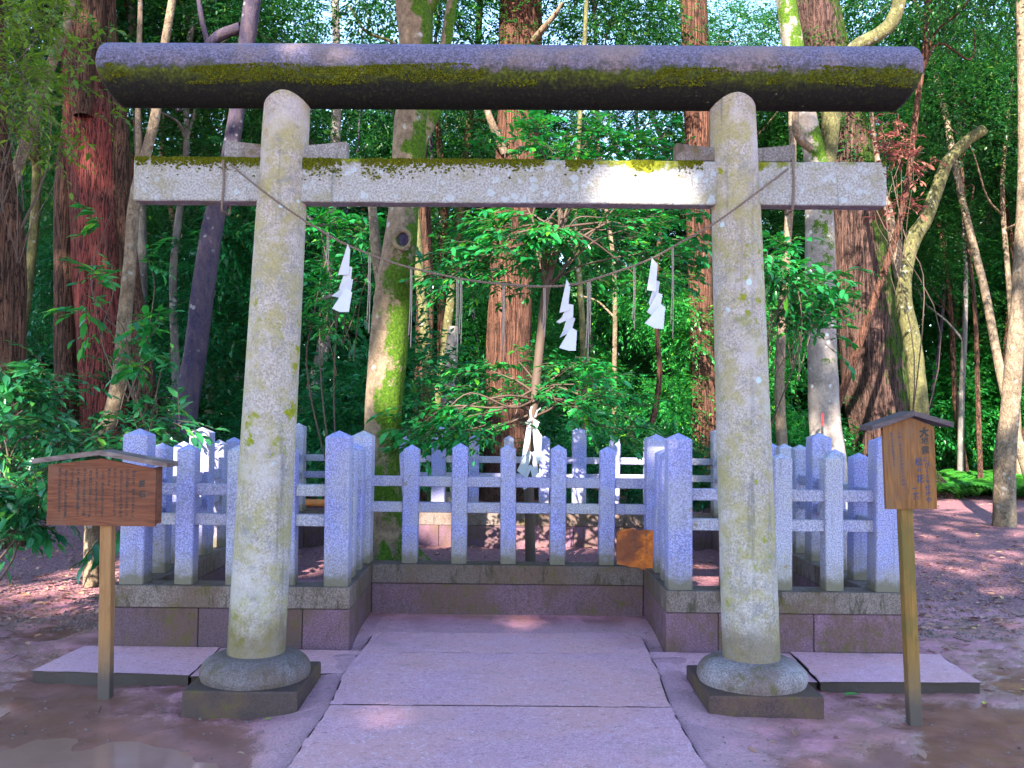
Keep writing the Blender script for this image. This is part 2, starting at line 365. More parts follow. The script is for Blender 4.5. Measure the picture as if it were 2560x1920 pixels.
def m_wood(name, dark, light, fib, stain=None, rough=.75, foot=0):
    g = G(name); v = g.co(fib); o = g.co()
    f = g.noise(v, 1.6, 6, .6, 1.2); big = g.noise(o, 4, 5, .6)
    c = g.ramp(f, [(.3, dark), (.68, light)])
    if stain: c = g.mix(g.step(big, .45, .62, 0, .75), c, stain)
    if foot:
        zz = g.math('ADD', g.xyz(g.raw())[2], g.math('MULTIPLY', g.math('SUBTRACT', g.noise(o, 22, 6, .75), .5), .14))
        c = g.mix(g.step(zz, foot+.07, foot-.05, 0, .93), c, (.035, .025, .028))
        c = g.mix(g.step(zz, foot+.28, foot, 0, .5), c, (.12, .085, .07))
    return g.fin(c, rough, g.bump(f, .35, .004), .35)
def m_plain(name, c, rough=.7, spec=.4, var=.15, sc=30):
    g = G(name); n = g.noise(g.co(), sc, 4)
    return g.fin(g.mix(n, tuple(x*(1-var) for x in c), tuple(min(1, x*(1+var)) for x in c)), rough, g.bump(n, .2, .002), spec)
MT = dict(
    post=m_granite('fence_granite', (.27, .265, .53)),
    rail=m_granite('rail_granite', (.29, .27, .44), 1.6, True),
    sill=m_wall('sill_stone', (.19, .14, .125), 1.), base=m_wall('base_stone', (.21, .105, .16), .4),
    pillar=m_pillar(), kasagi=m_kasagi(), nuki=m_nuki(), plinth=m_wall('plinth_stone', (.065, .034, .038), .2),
    wedge=m_wall('wedge_stone', (.27, .25, .25), .8),
    dome=m_wall('pillar_base_stone', (.34, .28, .31), .5),
    slab=m_slab(), ground=m_ground(), water=m_water(),
    cedar=m_bark('cedar_bark', (.028, .014, .010), (.20, .095, .06), (15, 15, .8), bumpd=.12, crack=.9),
    cedar_red=m_bark('peeled_red_bark', (.04, .015, .012), (.26, .085, .065), (15, 15, 1.2), red=(.30, .062, .05), bumpd=.1, crack=.9),
    cedar_warm=m_bark('warm_cedar_bark', (.045, .018, .012), (.24, .105, .068), (20, 20, .7), bumpd=.1, crack=.85),
    cedar_moss=m_bark('mossy_cedar_bark', (.03, .017, .014), (.20, .105, .085), (13, 13, .7), moss=(1.8, -.1, -.1), bumpd=.14, mossy=(.60, .74), crack=.9),
    pale=m_bark('pale_smooth_bark', (.085, .06, .04), (.28, .20, .135), (8, 8, 5), bumpd=.03, lichen=.35, crack=.3),
    pale_moss=m_bark('pale_mossy_bark', (.06, .042, .028), (.25, .175, .115), (7, 7, 6), moss=(.9, -.35, .2), bumpd=.015, lichen=.5, mossy=(.56, .66)),
    lichen_moss=m_bark('lichened_bark', (.11, .085, .075), (.30, .25, .22), (5, 5, 4), moss=(.3, -.2, .1), bumpd=.012, lichen=.8, mossy=(.66, .76), high=.05),
    grey=m_bark('grey_bark', (.055, .05, .05), (.20, .17, .15), (7, 7, 2), bumpd=.02, lichen=.35),
    dark=m_bark('dark_wet_bark', (.006, .009, .04), (.085, .058, .068), (8, 8, 2), bumpd=.025, lichen=.3),
    green=m_bark('algae_green_bark', (.04, .04, .018), (.17, .15, .06), (8, 8, 5), bumpd=.03, crack=.3, lichen=.3),
    twig=m_plain('twig_bark', (.075, .045, .032)),
    camellia=m_leaf('camellia_leaves', (.006, .105, .03), (.02, .25, .045), (.12, .38, .015), .24, .3, .65),
    shrub=m_leaf('shrub_leaves', (.010, .085, .035), (.03, .19, .055), (.12, .30, .02), .26, .28, .65),
    under=m_leaf('undergrowth_leaves', (.006, .07, .032), (.02, .175, .05), (.10, .26, .02), .3, .42, .6),
    bright=m_leaf('bright_undergrowth_leaves', (.008, .12, .03), (.03, .27, .045), (.15, .38, .02), .32, .44, .6),
    crown=m_leaf('crown_leaves', (.005, .045, .013), (.018, .125, .022), (.12, .25, .015), .4, .45),
    maple=m_leaf('maple_leaves', (.05, .12, .01), (.12, .24, .012), (.2, .3, .02), .5, .5),
    dead=m_leaf('dead_leaves', (.16, .05, .035), (.28, .11, .08), None, .7, .3, .2),
    fern=m_leaf('fern_fronds', (.025, .18, .03), (.07, .34, .04), None, .45, .4),
    litter=m_leaf('fallen_leaves', (.14, .055, .04), (.48, .25, .18), (.62, .42, .08), .6, .1, .3),
    gravel=m_plain('gravel_stone', (.17, .115, .11), .85, .2, .4),
    rope=m_plain('straw_rope', (.16, .11, .085), .85), straw=m_plain('straw_strand', (.30, .235, .20), .8),
    paper=m_plain('white_paper', (.50, .50, .54), .8, .2, .06, 60),
    sign_wood=m_wood('sign_board_wood', (.075, .019, .008), (.21, .062, .026), (3.5, 3.5, 40), (.15, .06, .034)),
    sign_wood_v=m_wood('upright_board_wood', (.10, .034, .009), (.25, .10, .026), (34, 34, 3), (.16, .08, .04)),
    sign_post=m_wood('sign_post_wood', (.20, .085, .03), (.36, .17, .065), (40, 40, 2.5), foot=.17),
    post_old=m_wood('old_post_wood', (.13, .065, .015), (.27, .135, .03), (40, 40, 2.5), (.12, .085, .02), foot=.20),
    roof_wood=m_wood('sign_roof_wood', (.055, .032, .03), (.19, .12, .11), (4, 30, 30), (.26, .20, .18)),
    roof_dark=m_wood('dark_roof_wood', (.045, .03, .035), (.12, .085, .09), (4, 30, 30)),
    orange=m_wood('orange_old_wood', (.34, .065, .012), (.72, .19, .02), (9, 9, 16), (.10, .03, .02)),
    moss=m_leaf('moss_tufts', (.045, .055, .004), (.13, .14, .008), (.24, .24, .01), .9, .1, .1),
    ink=m_plain('black_ink', (.012, .012, .014), .6), ink_blue=m_plain('faded_blue_ink', (.03, .035, .09), .7),
    red_tape=m_plain('red_tape', (.55, .03, .03)),
)

# ------------------------------------------------------------------ ground, puddles, path
def dips(x, y):
    h = 0
    for cx, cy_, rx, ry, d in [(-1.95, 4.15, .85, .40, .05), (-2.9, 4.7, .7, .5, .035), (1.55, 3.95, .55, .38, .04), (2.75, 4.75, .6, .38, .04), (2.5, 4.2, .4, .3, .025), (3.4, 5.5, .5, .3, .03), (-1.3, 3.6, .6, .4, .04)]:
        h = h-d*np.exp(-(((x-cx)/rx)**2+((y-cy_)/ry)**2))
    return h
def ground_z(x, y):
    n = .016*vn(x*.9+3, y*.9)+.010*vn(x*3.1, y*3.1+9)+.005*vn(x*9, y*9, 4)+.0025*vn(x*26, y*26, 7)
    ed = np.abs(x)-.955; path = (.043+.008*vn(x*7, y*7, 6))*np.exp(-(np.clip(ed-.03+.06*vn(x*3, y*3, 1), 0, 9)/.2)**2)*(np.abs(x) > .78)*(y < 5.8); n = n*(1-.75*np.exp(-(np.clip(np.abs(x)-.9, 0, 9)/.2)**2)*(y < 7)*(y > 1))-.012*(np.abs(x) < .85)*(y < 6.9)
    inside = .07/(1+np.exp(-(np.minimum(y-6.2, 10.5-y))*9))*(np.abs(x) < 2.45)
    far = .35*np.clip((y-24)/30, 0, 1)
    return n+dips(x, y)*(1+.6*vn(x*5, y*5, 2))+path+inside+far+.012*np.clip(y-7, 0, 3)*np.abs(vn(x*2, y*2, 5))
gx = np.concatenate([-np.geomspace(160, 4.3, 34), np.arange(-4.2, 4.21, .045), np.geomspace(4.3, 160, 34)])
gy = np.concatenate([-np.geomspace(160, 3, 14), np.linspace(-2, 2, 10), np.arange(2.1, 8.4, .045), np.geomspace(8.5, 190, 60)])
X, Y = np.meshgrid(gx, gy); nx, ny = len(gx), len(gy)
V = np.stack([X, Y, ground_z(X, Y)], -1).reshape(-1, 3)
i = np.arange(ny-1)[:, None]; j = np.arange(nx-1)[None]
Fq = np.stack([i*nx+j, i*nx+j+1, (i+1)*nx+j+1, (i+1)*nx+j], -1).reshape(-1, 4)
tag(link('ground', tri_mesh('ground', V, Fq), MT['ground']), 'muddy brown ground running into leaf covered forest floor', kind='structure')
for nm, x0, x1, y0, y1 in [('left', -3.6, -1.0, 2.6, 5.1), ('right', 1.0, 4.0, 2.6, 6.0)]:
    me = tri_mesh('puddle', [(x0, y0, -.046), (x1, y0, -.046), (x1, y1, -.046), (x0, y1, -.046)], [(0, 1, 2, 3)])
    tag(link('puddle', me, MT['water']), 'shallow brown puddle on the mud at the '+nm+' of the path', kind='structure')
path = empty('stone_path'); tag(path, 'flat worn stone slabs leading to the fence with a cross row', kind='structure')
def slab(poly, top, thick=.12):
    P = np.array(poly); bm = bmesh.new(); n = 0; pts = []
    for a, b in zip(P, np.roll(P, -1, 0)):
        L = np.linalg.norm(b-a); k = max(2, int(L/.06))
        for t in np.linspace(0, 1, k, endpoint=False):
            q = a+(b-a)*t; nrm = np.array([(b-a)[1], -(b-a)[0]])/L
            pts.append(q+nrm*(.006*vn(q[0]*4, q[1]*4, 8)+.002*vn(q[0]*21, q[1]*21, 1)))
    t = [bm.verts.new((p[0], p[1], top)) for p in pts]; m = [bm.verts.new((p[0], p[1], top-thick)) for p in pts]
    f = bm.faces.new(t); bm.normal_update()
    if f.normal.z < 0: f.normal_flip()
    for k in range(len(pts)):
        bm.faces.new((t[k], t[(k+1) % len(pts)], m[(k+1) % len(pts)], m[k]))
    bmesh.ops.bevel(bm, geom=[e for e in f.edges], offset=.007, segments=2, affect='EDGES')
    bmesh.ops.recalc_face_normals(bm, faces=bm.faces[:])
    return link('slab', bm_mesh('slab', bm), MT['slab'], path)
slab([(-.96, 2.3), (.88, 2.3), (.862, 4.803), (-.897, 4.787)], .049)
slab([(-.90, 4.79), (.86, 4.806), (.905, 5.45), (.92, 5.845), (-.915, 5.84), (-.93, 5.46)], .052)
slab([(-.91, 5.846), (.925, 5.851), (.955, 6.885), (-.90, 6.885)], .050)
slab([(-2.74, 5.36), (-1.815, 5.30), (-1.84, 5.93), (-2.70, 5.93)], .050)
slab([(-1.80, 5.30), (-.945, 5.40), (-.925, 5.90), (-1.825, 5.93)], .044)
slab([(.925, 5.42), (1.80, 5.30), (1.84, 5.93), (.93, 5.93)], .046)
slab([(1.815, 5.27), (2.74, 5.29), (2.80, 5.90), (1.855, 5.93)], .056)

# ------------------------------------------------------------------ torii gate
tor = empty('torii_gate', (0, 5.06, 0)); tag(tor, 'mossy grey stone shrine gate with round pillars and thick round top beam', 'shrine gate')
pm = box_mesh('plinth', .60, .60, .165, .012, seg=2)
dome = [(.0, .10), (.27, .10), (.289, .125), (.296, .15), (.288, .185), (.262, .215), (.225, .235), (.185, .246), (.13, .25), (0, .25)]
dm = lathe('pillar_base', catmull(dome, 4), 72, .008)
for s, bx_, tx in ((-1, -1.366, -1.262), (1, 1.360, 1.254)):
    link('plinth', pm, MT['plinth'], tor, (bx_, 0, -.043))
    link('pillar_base', dm, MT['dome'], tor, (bx_, 0, 0))
    zz = np.linspace(0, 1, 70); H = 3.17
    rr = .1555-.012*zz-.0185*zz**2.2
    pl = lathe('pillar', np.stack([rr, zz*H-.02], 1), 96, .006)
    co = np.empty(len(pl.vertices)*3, np.float32); pl.vertices.foreach_get('co', co); co = co.reshape(-1, 3)
    co[:, 0] += (tx-bx_)*co[:, 2]/(H-.25); pl.vertices.foreach_set('co', co.ravel()); pl.update()
    link('pillar', pl, MT['pillar'], tor, (bx_, 0, .24))
# top beam
n1, n2 = 260, 80
xs = np.sign(np.linspace(-1, 1, n1))*(1-(1-np.abs(np.linspace(-1, 1, n1)))**1.35); xs = xs[:, None]; th = np.linspace(0, 2*math.pi, n2, endpoint=False)[None]
rk = .175*(1+.010*vn(xs*9, np.cos(th)*2, np.sin(th)*2)+.006*vn(xs*60, np.cos(th)*9, np.sin(th)*9))
edge = np.clip((1-np.abs(xs))/.012, 0, 1); rk = rk*(.86+.14*np.sqrt(1-(1-edge)**2))
zc, yc = rk*np.sin(th), rk*np.cos(th)
xc = xs*(2.266-.058*np.clip(.15-zc/.175, 0, 2)**1.6)
V = np.stack([xc+0*th, yc, zc], -1).reshape(-1, 3)
i = np.arange(n1-1)[:, None]; j = np.arange(n2)[None]
Fq = np.stack([i*n2+j, i*n2+(j+1) % n2, (i+1)*n2+(j+1) % n2, (i+1)*n2+j], -1).reshape(-1, 4).tolist()
me = bpy.data.meshes.new('top_beam'); me.from_pydata(V.tolist(), [], Fq+[list(range(n2))[::1], list(range((n1-1)*n2, n1*n2))[::-1]]); me.update()
bm = bmesh.new(); bm.from_mesh(me); bmesh.ops.recalc_face_normals(bm, faces=bm.faces[:]); bm.to_mesh(me); bm.free()
me.polygons.foreach_set('use_smooth', [len(p.vertices) == 4 for p in me.polygons])
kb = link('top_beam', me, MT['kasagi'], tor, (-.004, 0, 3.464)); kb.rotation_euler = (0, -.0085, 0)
# tie beam with wedges
bm = bmesh.new(); bmesh.ops.create_cube(bm, size=1)
for v in bm.verts: v.co = Vector((v.co.x*4.18, v.co.y*.118, v.co.z*.243))
bmesh.ops.bisect_plane
for k in range(1, 60):
    bmesh.ops.bisect_plane(bm, geom=bm.verts[:]+bm.edges[:]+bm.faces[:], plane_co=(-2.09+4.18*k/60, 0, 0), plane_no=(1, 0, 0))
bmesh.ops.bevel(bm, geom=[e for e in bm.edges if len(e.link_faces) == 2 and e.calc_face_angle() > 1], offset=.006, segments=1, affect='EDGES')
for v in bm.verts:
    a = float(vn(v.co.x*5, v.co.y*20, v.co.z*12)); v.co.z += .003*a; v.co.y += .003*float(vn(v.co.x*6, 4, v.co.z*9))
kn = link('tie_beam', bm_mesh('tie_beam', bm), MT['nuki'], tor, (.005, 0, 2.860)); kn.rotation_euler = (0, -.0055, 0)
def wedge(x0, x1, base):
    k = 14; top = []
    for q in range(k+1):
        t = q/k; top.append((x0+(x1-x0)*t, base+.068+.030*abs(2*t-1)**1.6))
    return [(x0, base+.001)]+top+[(x1, base+.001)]
for (x0, x1, b) in ((-1.588, -.912, 2.973), (.924, 1.588, 2.989)):
    wm = prism_mesh('wedge', [(x-(x0+x1)/2, z-b) for x, z in wedge(x0, x1, b)], .10)
    link('wedge', wm, MT['wedge'], tor, ((x0+x1)/2, -.05, b+.003))

def tufts(parent, P, N_, S, name='moss'):
    g_ = np.random.default_rng(len(P)); n = len(P); T = np.array([[1, 0, 0], [-1, 0, 0], [0, 1, 0], [0, -1, 0], [0, 0, 1.]]); Fv = np.array([[0, 2, 4], [2, 1, 4], [1, 3, 4], [3, 0, 4]])
    A = np.cross(N_, g_.normal(0, 1, (n, 3))); A /= np.linalg.norm(A, axis=1)[:, None]; B = np.cross(N_, A)
    T2 = T[None]*g_.uniform(.6, 1.3, (n, 5, 1)); V = P[:, None]+S[:, None, None]*(T2[..., 0:1]*A[:, None]+T2[..., 1:2]*B[:, None]+T2[..., 2:3]*N_[:, None]*1.1)
    return tag(link(name, tri_mesh(name, V.reshape(-1, 3), (Fv[None]+(np.arange(n)*5)[:, None, None]).reshape(-1, 3), False), MT['moss'], parent), kind='stuff')
gm = np.random.default_rng(44)
x = gm.uniform(-2.2, 2.2, 9000); a = -.02-.55*gm.random(9000)**1.6-.12*vn(x*3, 2); ok = vn(x*2.1, 5)+vn(x*9, a*6, 8)*.8 > -.25; x, a = x[ok], a[ok]
Nn = np.stack([0*x, -np.cos(a), np.sin(a)], 1); tufts(kb, np.stack([x, -.174*np.cos(a), .174*np.sin(a)], 1), Nn, gm.uniform(.003, .0085, len(x)))
x = gm.uniform(-2.08, 2.08, 9000); d_ = gm.exponential(.014, 9000)*(1+1.6*np.exp(-((x+.95)/.35)**2)); ok = (vn(x*2.3, 7)+.7*vn(x*8, 3)+.9*np.exp(-((x+.7)/.6)**2) > .38)&(d_ < .12); x, d_ = x[ok], d_[ok]
tufts(kn, np.stack([x, np.full(len(x), -.0595), .1205-d_], 1), np.stack([0*x, 0*x-1, 0*x+.6], 1)/1.166, gm.uniform(.003, .0095, len(x)))

# ------------------------------------------------------------------ stone fence
fen = empty('stone_fence', (0, 5.947, 0)); tag(fen, 'grey granite post and rail fence enclosing the mossy tree behind the gate', 'fence')
FY = 5.947
XA, XB, XC, XD, YF, YR, YB, TH = -2.534, -1.005, 1.043, 2.597, 5.947, 6.895, 10.79, .20
def fblock(name, x0, x1, y0, y1, z0, z1, m, bev=.005, g=.002):
    me = box_mesh(name, x1-x0-2*g, y1-y0-2*g if y1-y0 > TH+.01 else y1-y0, z1-z0, bev)
    return link(name, me, m, fen, ((x0+x1)/2, (y0+y1)/2-FY, z0))
segs = [(XA, XB, YF, YF+TH, 'x', (.36, .80)), (XC, XD, YF, YF+TH, 'x', (.22, .62)), (XB-TH, XB, YF+TH, YR+TH, 'y', ()), (XC, XC+TH, YF+TH, YR+TH, 'y', ()),
        (XB, XC, YR, YR+TH, 'x', ()), (XA, XA+TH, YF+TH, YB, 'y', (.2, .4, .6, .8)), (XD-TH, XD, YF+TH, YB, 'y', (.2, .4, .6, .8)), (XA+TH, XD-TH, YB-TH, YB, 'x', (.16, .33, .5, .66, .84))]
for (x0, x1, y0, y1, ax, cuts) in segs:
    for nm, z0, z1, m, cc, grow in (('base_block', -.06, .294, MT['base'], cuts, 0), ('sill_block', .2975, .437, MT['sill'], cuts[::2] if len(cuts) > 2 else (), .003)):
        t = [0, *cc, 1]
        for a, b in zip(t[:-1], t[1:]):
            if ax == 'x': fblock(nm, x0+(x1-x0)*a, x0+(x1-x0)*b, y0-grow, y1+grow, z0, z1, m)
            else: fblock(nm, x0-grow, x1+grow, y0+(y1-y0)*a, y0+(y1-y0)*b, z0, z1, m)
def post_mesh(wd, h, cap):
    bm = bmesh.new(); a = wd/2; c = .007
    ring = lambda z, k: [bm.verts.new((x*k, y*k, z)) for x, y in ((a-c, -a), (a, -a+c), (a, a-c), (a-c, a), (-a+c, a), (-a, a-c), (-a, -a+c), (-a+c, -a))]
    R0, R1, R2 = ring(0, 1), ring(h, 1), ring(h+.006, .94)
    ap = bm.verts.new((0, 0, h+cap))
    for P_, Q_ in ((R0, R1), (R1, R2)):
        for k in range(8): bm.faces.new((P_[k], P_[(k+1) % 8], Q_[(k+1) % 8], Q_[k]))
    for k in range(8): bm.faces.new((R2[k], R2[(k+1) % 8], ap))
    bm.faces.new(R0[::-1])
    return bm_mesh('post', bm)
PS = post_mesh(.118, .862, .040); PB = post_mesh(.158, .965, .046)
posts = []; rr_ = random.Random(3)
def post(x, y, big):
    for q in posts:
        if abs(q[0]-x)+abs(q[1]-y) < .05: return
    posts.append((x, y, big))
    o = link('post', PB if big else PS, MT['post'], fen, (x, y-FY, .4385+rr_.uniform(-.0, .001)))
    o.scale = (1, 1, 1+rr_.uniform(-.014, .014)); o.rotation_euler = (rr_.uniform(-.011, .011), rr_.uniform(-.011, .011), rr_.uniform(-.02, .02)+rr_.choice((0, math.pi/2, math.pi)))
ra = {}
def rail(x0, y0, x1, y1):
    L = math.hypot(x1-x0, y1-y0)
    for z in (1.0175, .821):
        key = round(L, 3)
        if key not in ra: ra[key] = box_mesh('rail', L-.10, .062, .077, .004)
        o = link('rail', ra[key], MT['rail'], fen, ((x0+x1)/2, (y0+y1)/2-FY, z)); o.rotation_euler = (0, 0, math.atan2(y1-y0, x1-x0))
def row(x0, y0, x1, y1, pat):
    n = len(pat)-1; P_ = [(x0+(x1-x0)*k/n, y0+(y1-y0)*k/n) for k in range(n+1)]
    for (x, y), b in zip(P_, pat): post(x, y, b == 'B')
    for a, b in zip(P_[:-1], P_[1:]): rail(*a, *b)
h = TH/2
xa, xb, xc_, xd, yf, yr, yb = XA+h, XB-h, XC+h, XD-h, YF+h, YR+h, YB-h
row(xa, yf, xb, yf, 'BsssB'); row(xc_, yf, xd, yf, 'BsssB')
row(xb, yf, xb, yr, 'BssB'); row(xc_, yf, xc_, yr, 'BssB')
row(xb, yr, xc_, yr, 'BsssssB')
row(xa, yf, xa, yb, 'BssBsssBsssB'); row(xd, yf, xd, yb, 'BssBsssBsssB')
row(xa, yb, xd, yb, 'BsssBsssBsssB')

# ------------------------------------------------------------------ sacred rope and paper streamers
YR_ = 4.862
rp = np.array([at(x, y, YR_) for x, y in [(482, 340), (540, 390), (605, 440), (680, 490), (752, 530), (864, 572), (1000, 603), (1090, 614), (1166, 619), (1236, 615), (1296, 599), (1400, 562), (1468, 525), (1538, 486), (1625, 423), (1718, 351)]])
rp[0, 1] = rp[-1, 1] = 4.985; rp[1, 1] = rp[-2, 1] = 4.90
rope = empty('sacred_rope', tuple(rp[8])); tag(rope, 'thin twisted straw rope slung across the gate between the tie beam ends', 'rope')
C = catmull(rp, 26); mb = MB()
s = np.concatenate([[0], np.cumsum(np.linalg.norm(np.diff(C, axis=0), axis=1))])
for k in range(2):
    ph = s*2*math.pi/.035+k*math.pi
    P = C.copy(); P[:, 1] += .0042*np.cos(ph); P[:, 2] += .0042*np.sin(ph)
    mb.tube(np.hstack([P-rp[8], np.full((len(P), 1), .0040)]), 5)
mb.build('twisted_rope', MT['rope'], rope)
for x in (482, 1712):
    c = at(x, 390, 5.0); zt = at(x, 346, 5.0)[2]; zb = zt-.27; xx = c[0]
    lp = [(xx, 4.994, zt), (xx+.006, 4.992, (zt+zb)/2), (xx-.002, 4.994, zb), (xx, 5.05, zb-.009), (xx, 5.127, zb), (xx, 5.128, (zt+zb)/2), (xx, 5.127, zt), (xx, 5.06, zt+.012), (xx+.002, 4.996, zt)]
    link_mb = MB().tube(np.hstack([catmull(lp, 6)-rp[8], np.full((49, 1), .0065)]), 6); link_mb.build('rope_tie', MT['rope'], rope)
strand = [(708, 502, 590), (798, 552, 728), (888, 582, 760), (988, 601, 775), (996, 603, 752), (1088, 614, 795), (1176, 620, 735), (1270, 606, 790), (1274, 608, 730), (1370, 575, 720), (1453, 533, 742), (1602, 470, 640)]
for x, y0, y1 in strand:
    a, b = at(x, y0, YR_), at(x-2, y1, YR_); mb = MB()
    for k in (-1, 1):
        dx = .0035*k; L = a[2]-b[2]
        P = [(dx, 0, 0), (dx+.002, .003*k, -L*.4), (dx*1.6-.002, .002, -L*(.95 if k > 0 else .8))]
        mb.tube(np.hstack([catmull(P, 6)+(a-rp[8]), np.full((13, 1), .0026)]), 4)
    mb.build('straw_strand', MT['straw'], rope)
def streamer(name, panels, org, scale, Yp, label, off=.004):
    root = empty(name, tuple(at(*org, Yp))); tag(root, label, 'paper streamer', 'white paper streamers')
    r2 = random.Random(len(label))
    for k, poly in enumerate(panels):
        me = prism_mesh('paper_fold', [((x)*scale, -(y)*scale) for x, y in poly], .0012, (r2.uniform(-.6, .6), r2.uniform(-.3, .3)))
        link('paper_fold', me, MT['paper'], root, (0, -off*k, 0))
    return root
sh = [[(0, 0), (25, 37), (14, 152), (20, 185), (-42, 205)], [(10, 145), (45, 152), (44, 222), (20, 240), (-38, 262), (-58, 255), (-25, 228)],
      [(14, 205), (60, 230), (40, 300), (24, 318), (-38, 352), (-18, 312)], [(28, 293), (64, 314), (57, 434), (15, 436), (-45, 420)]]
sh1 = [[(0, 0), (14, 32), (8, 130), (5, 182), (-55, 190)], [(-8, 128), (26, 136), (12, 250), (-2, 262), (-60, 268)],
       [(8, 200), (28, 208), (15, 280), (-40, 325), (-92, 316), (-32, 262)], [(-2, 270), (36, 296), (20, 416), (-32, 418), (-76, 398)]]
sh3 = [[(0, 0), (32, 40), (26, 140), (22, 208), (-28, 196)], [(30, 132), (56, 138), (42, 262), (-2, 300), (-16, 272)],
       [(38, 208), (66, 220), (58, 300), (15, 352), (-26, 328)], [(54, 284), (78, 300), (66, 436), (10, 432), (-52, 405)]]
sc = S22*4.85/F_PX/1.1573*.4812*.865*1.0
sc = (1/2.4043)*4.85/F_PX
streamer('paper_streamer', sh1, (751, 527), sc, 4.846, 'white zigzag paper streamer near the left pillar, leftmost on the rope')
streamer('paper_streamer', sh, (1224, 603), sc, 4.846, 'white zigzag paper streamer hanging lowest near the middle of the rope')
streamer('paper_streamer', sh3, (1408, 557), sc, 4.846, 'white zigzag paper streamer near the right pillar, rightmost on the rope')
c8 = [[(240, 310), (215, 330), (190, 480), (160, 670), (200, 640), (235, 520), (245, 400)], [(265, 310), (320, 345), (300, 400), (345, 470), (335, 600), (352, 660), (300, 700), (270, 560), (258, 400)],
      [(215, 590), (252, 612), (235, 700), (190, 835), (122, 782)], [(248, 622), (282, 600), (318, 800), (292, 838), (262, 720)],
      [(208, 742), (245, 728), (287, 768), (296, 845), (262, 850), (246, 775), (215, 850), (190, 838)], [(188, 350), (240, 303), (262, 306), (328, 345), (300, 356), (252, 322), (200, 368)],
      [(236, 300), (226, 250), (244, 200), (254, 205), (242, 250), (252, 300)], [(272, 300), (290, 240), (325, 212), (330, 220), (300, 245), (288, 300)], [(162, 925), (220, 940), (192, 958)]]
streamer('paper_streamer', [[(x-250, y-310) for x, y in p] for p in c8], ((1260+250/3.605)/S22, (960+310/3.605)/S22), (1/3.605)*8.50/F_PX, 8.50,
         'white paper streamers tied round the slim tree stem inside the fence', .006)

# ------------------------------------------------------------------ signs
def text_mesh(name, cols, m, parent):
    """cols: (text, x, z_top, size, spacing[, bold]) with vertical writing, in the board's own frame"""
    V, F = [], []; n = 0
    for c in cols:
        tx, x, z, size, sp = c[:5]
        for k, ch in enumerate(tx):
            if ch == ' ': continue
            cu = bpy.data.curves.new('t', 'FONT'); cu.body = ch; cu.size = size; cu.align_x = 'CENTER'; cu.resolution_u = 2
            cu.offset = size*(c[5] if len(c) > 5 else .006); cu.fill_mode = 'FRONT'
            o = bpy.data.objects.new('t', cu); me = bpy.data.meshes.new_from_object(o)
            jx = .06*size*math.sin(k*2.3+x*50); sl_ = .10
            for v in me.vertices: V.append((x+jx+v.co.x*(.92+.08*math.sin(k*1.7)), 0, z-(k+.8)*sp+v.co.y+v.co.x*sl_))
            for p in me.polygons: F.append([q+n for q in p.vertices])
            n += len(me.vertices)
            bpy.data.objects.remove(o); bpy.data.curves.remove(cu); bpy.data.meshes.remove(me)
    me = bpy.data.meshes.new(name); me.from_pydata(V, [], F); me.update()
    return tag(link(name, me, m, parent), kind='stuff')
# left: wide board
sg = empty('wooden_sign', (-2.214, 5.109, 0)); tag(sg, 'wide brown notice board with black Japanese writing and low roof, at left', 'sign')
sg.rotation_euler = (0, -.004, 0)
link('post', box_mesh('post', .066, .058, 1.26, .004), MT['sign_post'], sg, (.004, .01, -.06)).rotation_euler = (0, -.010, 0)
bd = link('board', prism_mesh('board', [(-.318, .93), (.278, .925), (.278, 1.242), (-.02, 1.298), (-.316, 1.262)], .022), MT['sign_wood'], sg, (0, -.05, 0))
for x, d in ((.270, .075), (-.315, .06)):
    link('side_board', box_mesh('side_board', .018, d, .315, .003), MT['sign_wood'], sg, (x, -.027+d/2, .935))
def roof_plank(parent, a, b, th, y0, y1, m):
    (x0, z0), (x1, z1) = a, b
    me = prism_mesh('roof_plank', [(x0, z0), (x1, z1), (x1, z1+th), (x0, z0+th)], y1-y0)
    return link('roof_plank', me, m, parent, (0, y0, 0))
roof_plank(sg, (-.392, 1.268), (-.024, 1.318), .027, -.085, .085, MT['roof_wood'])
roof_plank(sg, (-.023, 1.318), (.352, 1.252), .027, -.088, .085, MT['roof_wood'])
L = [('神世の昔 香島の大神が座と', .0), ('された万葉集にいふ石の御座とも', .012), ('或は古代における大神奉斎の', 0), ('座位として磐座とも伝えられる', .012), ('霊石である。', .012), ('この石、地を掘るに従って大きさ', 0),
     ('を加え、その極まる所しらずと', .014), ('水戸黄門仁徳録に、七日七夜', 0), ('掘って掘っても掘り切れずと書', .012), ('かれ、地震押えの伝説と相俟って', .012), ('著名である。', .012), ('信仰上からは、伊勢の神宮の本殿', 0), ('床下の心の御柱的な存在である。', .012)]
cols = [('要石', .207, 1.192, .040, .058, .028)]
x = .158
for k, (t, up) in enumerate(L):
    cols.append((t, x, 1.234+up*.7, .0182, .262/max(13, len(t)) if len(t) > 8 else .0195, .024)); x -= .0338
lt = text_mesh('lettering', cols, MT['ink'], bd); lt.location = (-.002, -.0012, 0)
